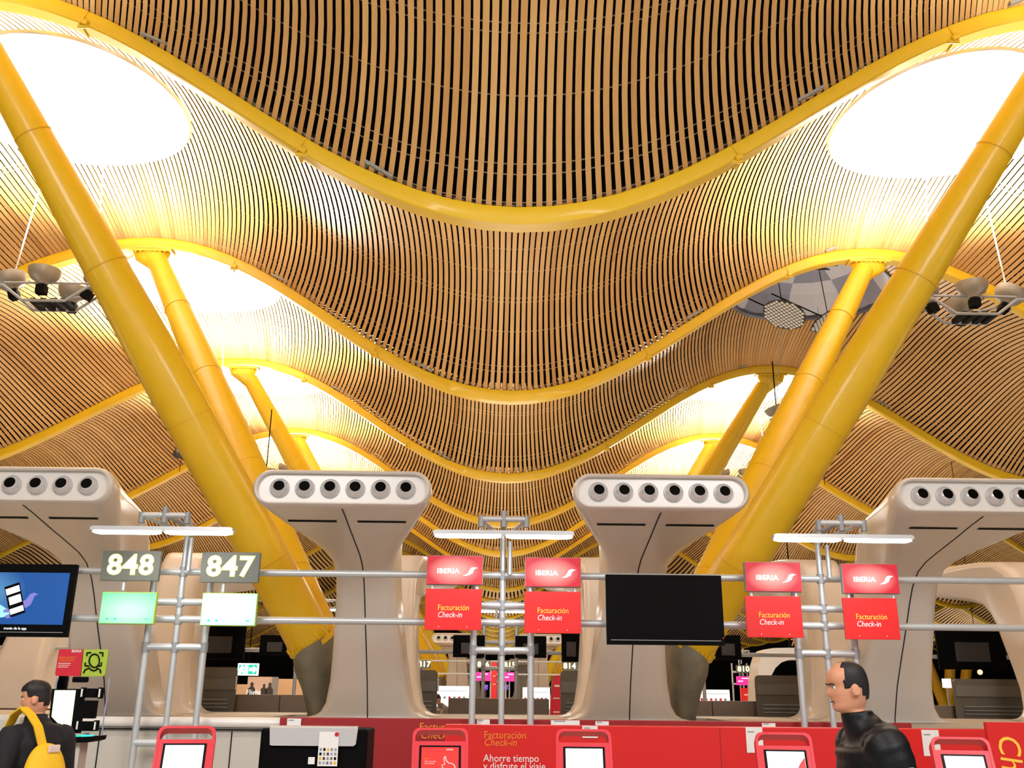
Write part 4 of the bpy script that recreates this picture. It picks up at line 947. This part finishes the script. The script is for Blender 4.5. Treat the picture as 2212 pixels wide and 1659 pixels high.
def person(name, loc, rz, height, label, jacket, jm, hairf, pose, headtilt=(0, 0, 0), group=None, hunch=.03, trousers='trousers', hi=True):
    """faces local -Y; standing figure, one leg ahead"""
    H = height; k = H / 1.78
    root_parts = []
    neck = Vector((0, -.02 - hunch * .6, 1.50)); headbase = Vector((0, -.03 - hunch, 1.545))
    V = {'pelvis': (0, .0, .96), 'belly': (0, -.0, 1.10), 'chest': (0, .0, 1.28), 'ctop': (0, -.005, 1.42), 'neck': (0, -.025, 1.50), 'nk2': (0, -.03 - hunch * .5, 1.57)}
    for s, nm in ((1, 'r'), (-1, 'l')):
        arm = pose['arm_' + nm]
        V['sh' + nm] = (s * .19, .0, 1.40); V['el' + nm] = arm[0]; V['wr' + nm] = arm[1]; V['hd' + nm] = arm[2]
        leg = pose['leg_' + nm]
        V['hip' + nm] = (s * .095, .0, .90); V['kn' + nm] = leg[0]; V['an' + nm] = leg[1]; V['toe' + nm] = leg[2]
    E = [('pelvis', 'belly'), ('belly', 'chest'), ('chest', 'ctop'), ('ctop', 'neck'), ('neck', 'nk2')]
    for nm in 'rl': E += [('ctop', 'sh' + nm), ('sh' + nm, 'el' + nm), ('el' + nm, 'wr' + nm), ('wr' + nm, 'hd' + nm), ('pelvis', 'hip' + nm), ('hip' + nm, 'kn' + nm), ('kn' + nm, 'an' + nm), ('an' + nm, 'toe' + nm)]
    rad = dict(pelvis=(.15, .11), belly=(.14, .105), chest=(.165, .12), ctop=(.13, .09), neck=.058, nk2=.055)
    for nm in 'rl': rad.update({'sh' + nm: .065, 'el' + nm: .043, 'wr' + nm: .028, 'hd' + nm: (.038, .018), 'hip' + nm: .09, 'kn' + nm: .058, 'an' + nm: .04, 'toe' + nm: (.042, .028)})
    ks = list(V); idx = {n: i for i, n in enumerate(ks)}
    body = skin_mesh('b', [V[n] for n in ks], [(idx[a], idx[b]) for a, b in E], [rad[n] for n in ks])
    hm = Matrix.Translation(Vector((0, -.035 - hunch, 1.572))) @ Matrix.Rotation(headtilt[2], 4, 'Z') @ Matrix.Rotation(headtilt[0], 4, 'X')
    parts = [(body, Matrix()), (ring_mesh(head_rings()), hm)]
    for s in (1, -1):
        e = ring_mesh([[Vector((s * (.074 + .016 * t), .012 + (.018 + .004 * t) * cos(g) + .004 * t, .092 + .031 * sin(g) + .0 * t)) for g in [2 * pi * i / 14 for i in range(14)]] for t in (0, .5, 1.0)]); parts.append((e, hm))
    # fingers
    for s, nm in ((1, 'r'), (-1, 'l')):
        hd, wr = Vector(V['hd' + nm]), Vector(V['wr' + nm]); d = (hd - wr).normalized(); side = Vector((0, 1, 0)) if abs(d.y) < .7 else Vector((0, 0, 1)); side = (side - d * side.dot(d)).normalized(); inw = d.cross(side) * (1 if d.cross(side).x * s < 0 else -1)
        for q, ln in ((-.030, .062), (-.010, .075), (.010, .070), (.030, .055)):
            p0 = hd + side * q - d * .01; p1 = p0 + d * ln * .55 + inw * .008; p2 = p1 + d * ln * .3 + inw * .022; p3 = p2 + d * ln * .12 + inw * .022
            parts.append((skin_mesh('f', [p0, p1, p2, p3], [(0, 1), (1, 2), (2, 3)], [.0095, .009, .008, .007], sub=1), Matrix()))
        p0 = wr + d * .03 - side * .02; p1 = p0 - side * .035 + d * .03 + inw * .01; p2 = p1 + d * .035 + inw * .012
        parts.append((skin_mesh('f', [p0, p1, p2], [(0, 1), (1, 2)], [.013, .011, .009], sub=1), Matrix()))
    o = fuse(parts, name, .0075 if hi else .012, 'skin', smooth=2)
    o.location = loc; o.rotation_euler = (0, 0, rz); o.scale = (k, k, k); tag(o, label, 'person', group)
    # clothing shells
    def shell(names, edges, rr, nm, m, vox=.012, sm=4, extra=None):
        ii = {n: i for i, n in enumerate(names)}
        me = skin_mesh('c', [V2[n] for n in names], [(ii[a], ii[b]) for a, b in edges], [rr[n] for n in names])
        return fuse([(me, Matrix())] + (extra or []), nm, vox, m, o, sm)
    V2 = dict(V); V2['hem'] = (0, 0.0, .90); V2['col'] = (0, -.035 - hunch * .4, 1.565)
    for nm in 'rl': V2['cf' + nm] = tuple(Vector(V['el' + nm]).lerp(Vector(V['wr' + nm]), .92))
    f = jacket
    rj = dict(hem=(.165 * f, .135 * f), belly=(.165 * f, .135 * f), chest=(.185 * f, .15 * f), ctop=(.15 * f, .115 * f), neck=.092, col=.085)
    for nm in 'rl': rj.update({'sh' + nm: .088 * f, 'el' + nm: .066 * f, 'cf' + nm: .05 * f})
    # trunk and sleeves are lofted tubes with quilted rolls, fused into one garment
    def tubemesh(pts, rx, ry, roll, n=28, step=.012):
        P = [Vector(p) for p in pts]; out = []
        L = [0]
        for a, b in zip(P, P[1:]): L.append(L[-1] + (b - a).length)
        m = max(8, int(L[-1] / step)); prev = None
        for i in range(m + 1):
            d_ = L[-1] * i / m; q = max(k2 for k2 in range(len(P) - 1) if L[k2] <= d_ + 1e-9); f2 = (d_ - L[q]) / (L[q + 1] - L[q]); g2 = f2 * f2 * (3 - 2 * f2)
            c = P[q].lerp(P[q + 1], f2); a = rx[q] + (rx[q + 1] - rx[q]) * g2; b = ry[q] + (ry[q + 1] - ry[q]) * g2
            d = (P[q + 1] - P[q]).normalized()
            if q + 1 < len(P) - 1 and f2 > .5: d = d.lerp((P[q + 2] - P[q + 1]).normalized(), (f2 - .5)).normalized()
            e1 = Vector((1, 0, 0)); e1 = (e1 - d * e1.dot(d)); e1 = e1.normalized() if e1.length > .2 else Vector((0, 1, 0)); e2 = d.cross(e1)
            bulge = 1 + roll * (abs(sin(pi * d_ / .075)) - .5)
            out.append([c + e1 * a * bulge * cos(2 * pi * t / n) + e2 * b * bulge * sin(2 * pi * t / n) for t in range(n)])
        return ring_mesh(out)
    rl = .05 if jm == 'jacket' else .0
    g = jacket; hx = -.035 - hunch * .4
    trunk = tubemesh([(0, .0, .88), (0, .0, .98), (0, -.005, 1.12), (0, -.005, 1.28), (0, .0, 1.37), (0, .0, 1.43), (0, hx * .6, 1.49), (0, hx, 1.53), (0, hx - .004, 1.565)],
                     [.165 * g, .165 * g, .165 * g, .19 * g, .215 * g, .19 * g, .115, .085, .078], [.13 * g, .135 * g, .14 * g, .15 * g, .15 * g, .125 * g, .092, .08, .078], rl)
    parts2 = [(trunk, Matrix())]
    for nm, s_ in (('r', 1), ('l', -1)):
        sh, el, cf = Vector(V['sh' + nm]), Vector(V['el' + nm]), Vector(V2['cf' + nm])
        parts2.append((tubemesh([(s_ * .08, .0, 1.40), sh, el, cf], [.09, .10 * g, .062 * g, .047 * g], [.10, .10 * g, .066 * g, .047 * g], rl), Matrix()))
    fuse(parts2, 'jacket', .009 if hi else .014, jm, o, 2)
    rt = dict(pelvis=(.16, .125), belly=(.13, .1))
    for nm in 'rl': rt.update({'hip' + nm: .105, 'kn' + nm: .075, 'an' + nm: .058})
    names = ['pelvis', 'belly', 'hipr', 'knr', 'anr', 'hipl', 'knl', 'anl']
    shell(names, [('pelvis', 'belly'), ('pelvis', 'hipr'), ('hipr', 'knr'), ('knr', 'anr'), ('pelvis', 'hipl'), ('hipl', 'knl'), ('knl', 'anl')], rt, 'trousers', trousers)
    for nm in 'rl':
        a, t = Vector(V['an' + nm]), Vector(V['toe' + nm]); me = skin_mesh('s', [a + Vector((0, .05, -.03)), a.lerp(t, .5) + Vector((0, 0, -.01)), t], [(0, 1), (1, 2)], [(.05, .045), (.05, .045), (.048, .03)]); fuse([(me, Matrix())], 'shoe', .01, 'black', o)
    # hair from the head rings
    HR = head_rings(); cap = []
    mb = MB(); rows = []
    n = 40
    for ri in range(len(HR)):
        rows.append([hm @ (HR[ri][i] + (Vector((HR[ri][i].x, HR[ri][i].y - .005, (HR[ri][i].z - .12))).normalized() * (hairf(i / n * 2 * pi, HR[ri][i].z) or 0))) for i in range(n)])
    on = [[hairf(i / n * 2 * pi, HR[ri][i].z) is not None for i in range(n)] for ri in range(len(HR))]
    vs = {}
    def vv(r_, i_):
        if (r_, i_) not in vs: vs[r_, i_] = mb.bm.verts.new(rows[r_][i_])
        return vs[r_, i_]
    for ri in range(len(HR) - 1):
        for i in range(n):
            j = (i + 1) % n
            if on[ri][i] and on[ri][j] and on[ri + 1][i] and on[ri + 1][j]: mb.bm.faces.new((vv(ri, i), vv(ri, j), vv(ri + 1, j), vv(ri + 1, i)))
    if all(on[-1]): mb.bm.faces.new([vv(len(HR) - 1, i) for i in range(n)])
    hr = mb.build('hair', 'hair', o, smooth='all'); so = hr.modifiers.new('so', 'SOLIDIFY'); so.thickness = .012; so.offset = -1
    su = hr.modifiers.new('su', 'SUBSURF'); su.levels = 1; su.render_levels = 1
    # eyes and brows
    for s in (1, -1):
        MB().sphere(hm @ Vector((s * .030, -.0715, .115)), .0105).build('eye', 'white_card', o, smooth='all')
        MB().sphere(hm @ Vector((s * .031, -.0795, .115)), .0042).build('iris', 'eye_dark', o, smooth='all')
        MB().tube([hm @ Vector((s * .014, -.093, .130)), hm @ Vector((s * .03, -.092, .135)), hm @ Vector((s * .048, -.078, .130))], .004, 6).build('eyebrow', 'brow', o)
    MB().tube([hm @ Vector((-.022, -.088, .046)), hm @ Vector((0, -.0945, .047)), hm @ Vector((.022, -.088, .046))], .0028, 6).build('lips', 'brow', o)
    return o, hm
def hair_balding(a, z):
    da = min(a, 2 * pi - a)
    if z < .03: return None
    lim = 1.05 + .0 if z < .15 else (1.15 if z < .19 else .9)
    if z > .215: lim = .9
    if da < lim: return None
    if z < .10 and da < 1.95: return None
    if z < .06 and da < 2.3: return None
    return .006
def hair_short(a, z):
    da = min(a, 2 * pi - a)
    if z < .04: return None
    if z < .165 and da < 1.0: return None
    if z < .11 and da < 1.8: return None
    if z < .07 and da < 2.3: return None
    return .018 if z > .18 and da < 1.3 else (.010 if z > .15 else .004)
# walking man on the right, facing left (local -Y turned to -X)
walk = dict(arm_r=((.25, .08, 1.13), (.25, .02, .90), (.24, -.02, .82)), arm_l=((-.25, .01, 1.13), (-.27, -.10, .93), (-.26, -.16, .86)),
            leg_r=((.10, -.16, .50), (.10, -.20, .10), (.10, -.36, .04)), leg_l=((-.10, .05, .50), (-.10, .30, .16), (-.10, .20, .05)))
ph = at(1850, 1441, 4.95)
o, hm = person('person', (ph.x + .035, 4.95, 0), radians(-90), ph.z, 'balding man in a black puffer jacket walking left in front of the counter', 1.10, 'jacket', hair_balding, walk, (radians(6), 0, 0), hunch=.05)
MB().tube([(.28, .06, 1.295), (.335, .06, 1.30)], .024, 14).build('sleeve_badge', 'white_card', o)
# man on the left with yellow backpack, back half turned to us, face in profile to the left
pm = at(78, 1479, 7.0); RZ = radians(-128)
stand = dict(arm_r=((.27, .06, 1.12), (.25, -.08, .92), (.24, -.14, .86)), arm_l=((-.27, -.0, 1.12), (-.26, -.20, 1.0), (-.24, -.28, .98)),
             leg_r=((.11, -.03, .50), (.11, .02, .09), (.11, -.12, .04)), leg_l=((-.11, -.08, .50), (-.11, -.06, .09), (-.11, -.20, .04)))
o2, hm2 = person('person', (pm.x + .06, 7.0, 0), RZ, pm.z, 'dark-haired man in black with a yellow backpack at the left edge', 1.03, 'coat_black', hair_short, stand, (radians(8), 0, radians(46)), hunch=.04)
bp = tag(empty('backpack', (pm.x + .06, 7.0, 0), RZ), 'yellow backpack worn by the man at the left edge', 'backpack')
me = skin_mesh('bp', [(.03, .19, 1.26), (.04, .23, 1.17), (.04, .25, 1.02), (.04, .24, .88)], [(0, 1), (1, 2), (2, 3)], [(.06, .04), (.13, .075), (.16, .10), (.15, .08)]); fuse([(me, Matrix())], 'bag_body', .012, 'bag_yellow', bp)
def ribbon(pts, w, nm, m, parent, th=.012):
    mb = MB(); R = []
    for i, (p, u) in enumerate(pts):
        p = Vector(p); u = Vector(u).normalized() * w / 2; d = (Vector(pts[min(i + 1, len(pts) - 1)][0]) - Vector(pts[max(i - 1, 0)][0])).normalized(); n = u.cross(d).normalized() * th / 2
        R.append([p - u - n, p + u - n, p + u + n, p - u + n])
    mb.loft(R); o = mb.build(nm, m, parent, smooth=True); return o
for s in (1,):
    ribbon([((s * .05, .185, 1.24), (1, 0, 0)), ((s * .09, .165, 1.36), (1, 0, 0)), ((s * .12, .11, 1.43), (1, 0, 0)), ((s * .13, .02, 1.475), (1, 0, 0)), ((s * .135, -.08, 1.43), (1, 0, 0)), ((s * .14, -.15, 1.32), (1, 0, 0)), ((s * .17, -.15, 1.18), (1, .3 * s, 0)), ((s * .20, -.02, 1.05), (0, 1, 0)), ((s * .16, .14, .98), (1, 0, 0))], .06, 'shoulder_strap', 'bag_yellow', bp)
MB().box((.02, .285, 1.22), (.08, .02, .05), bev=.008).build('patch', 'poster', bp)
# stooping worker behind the desks
pw_ = at(957, 1501, 24)
bend = dict(arm_r=((.24, -.18, 1.2), (.18, -.36, 1.1), (.16, -.42, 1.05)), arm_l=((-.24, -.18, 1.2), (-.18, -.36, 1.1), (-.16, -.42, 1.05)), leg_r=stand['leg_r'], leg_l=stand['leg_l'])
person('person', (pw_.x - .0, 24, 0), radians(-60), pw_.z, 'dark-haired worker in brown stooping beyond the desks, in the gap by the left tower', 1.0, 'desk_brown', hair_short, bend, (radians(25), 0, 0), hunch=.10, hi=False)
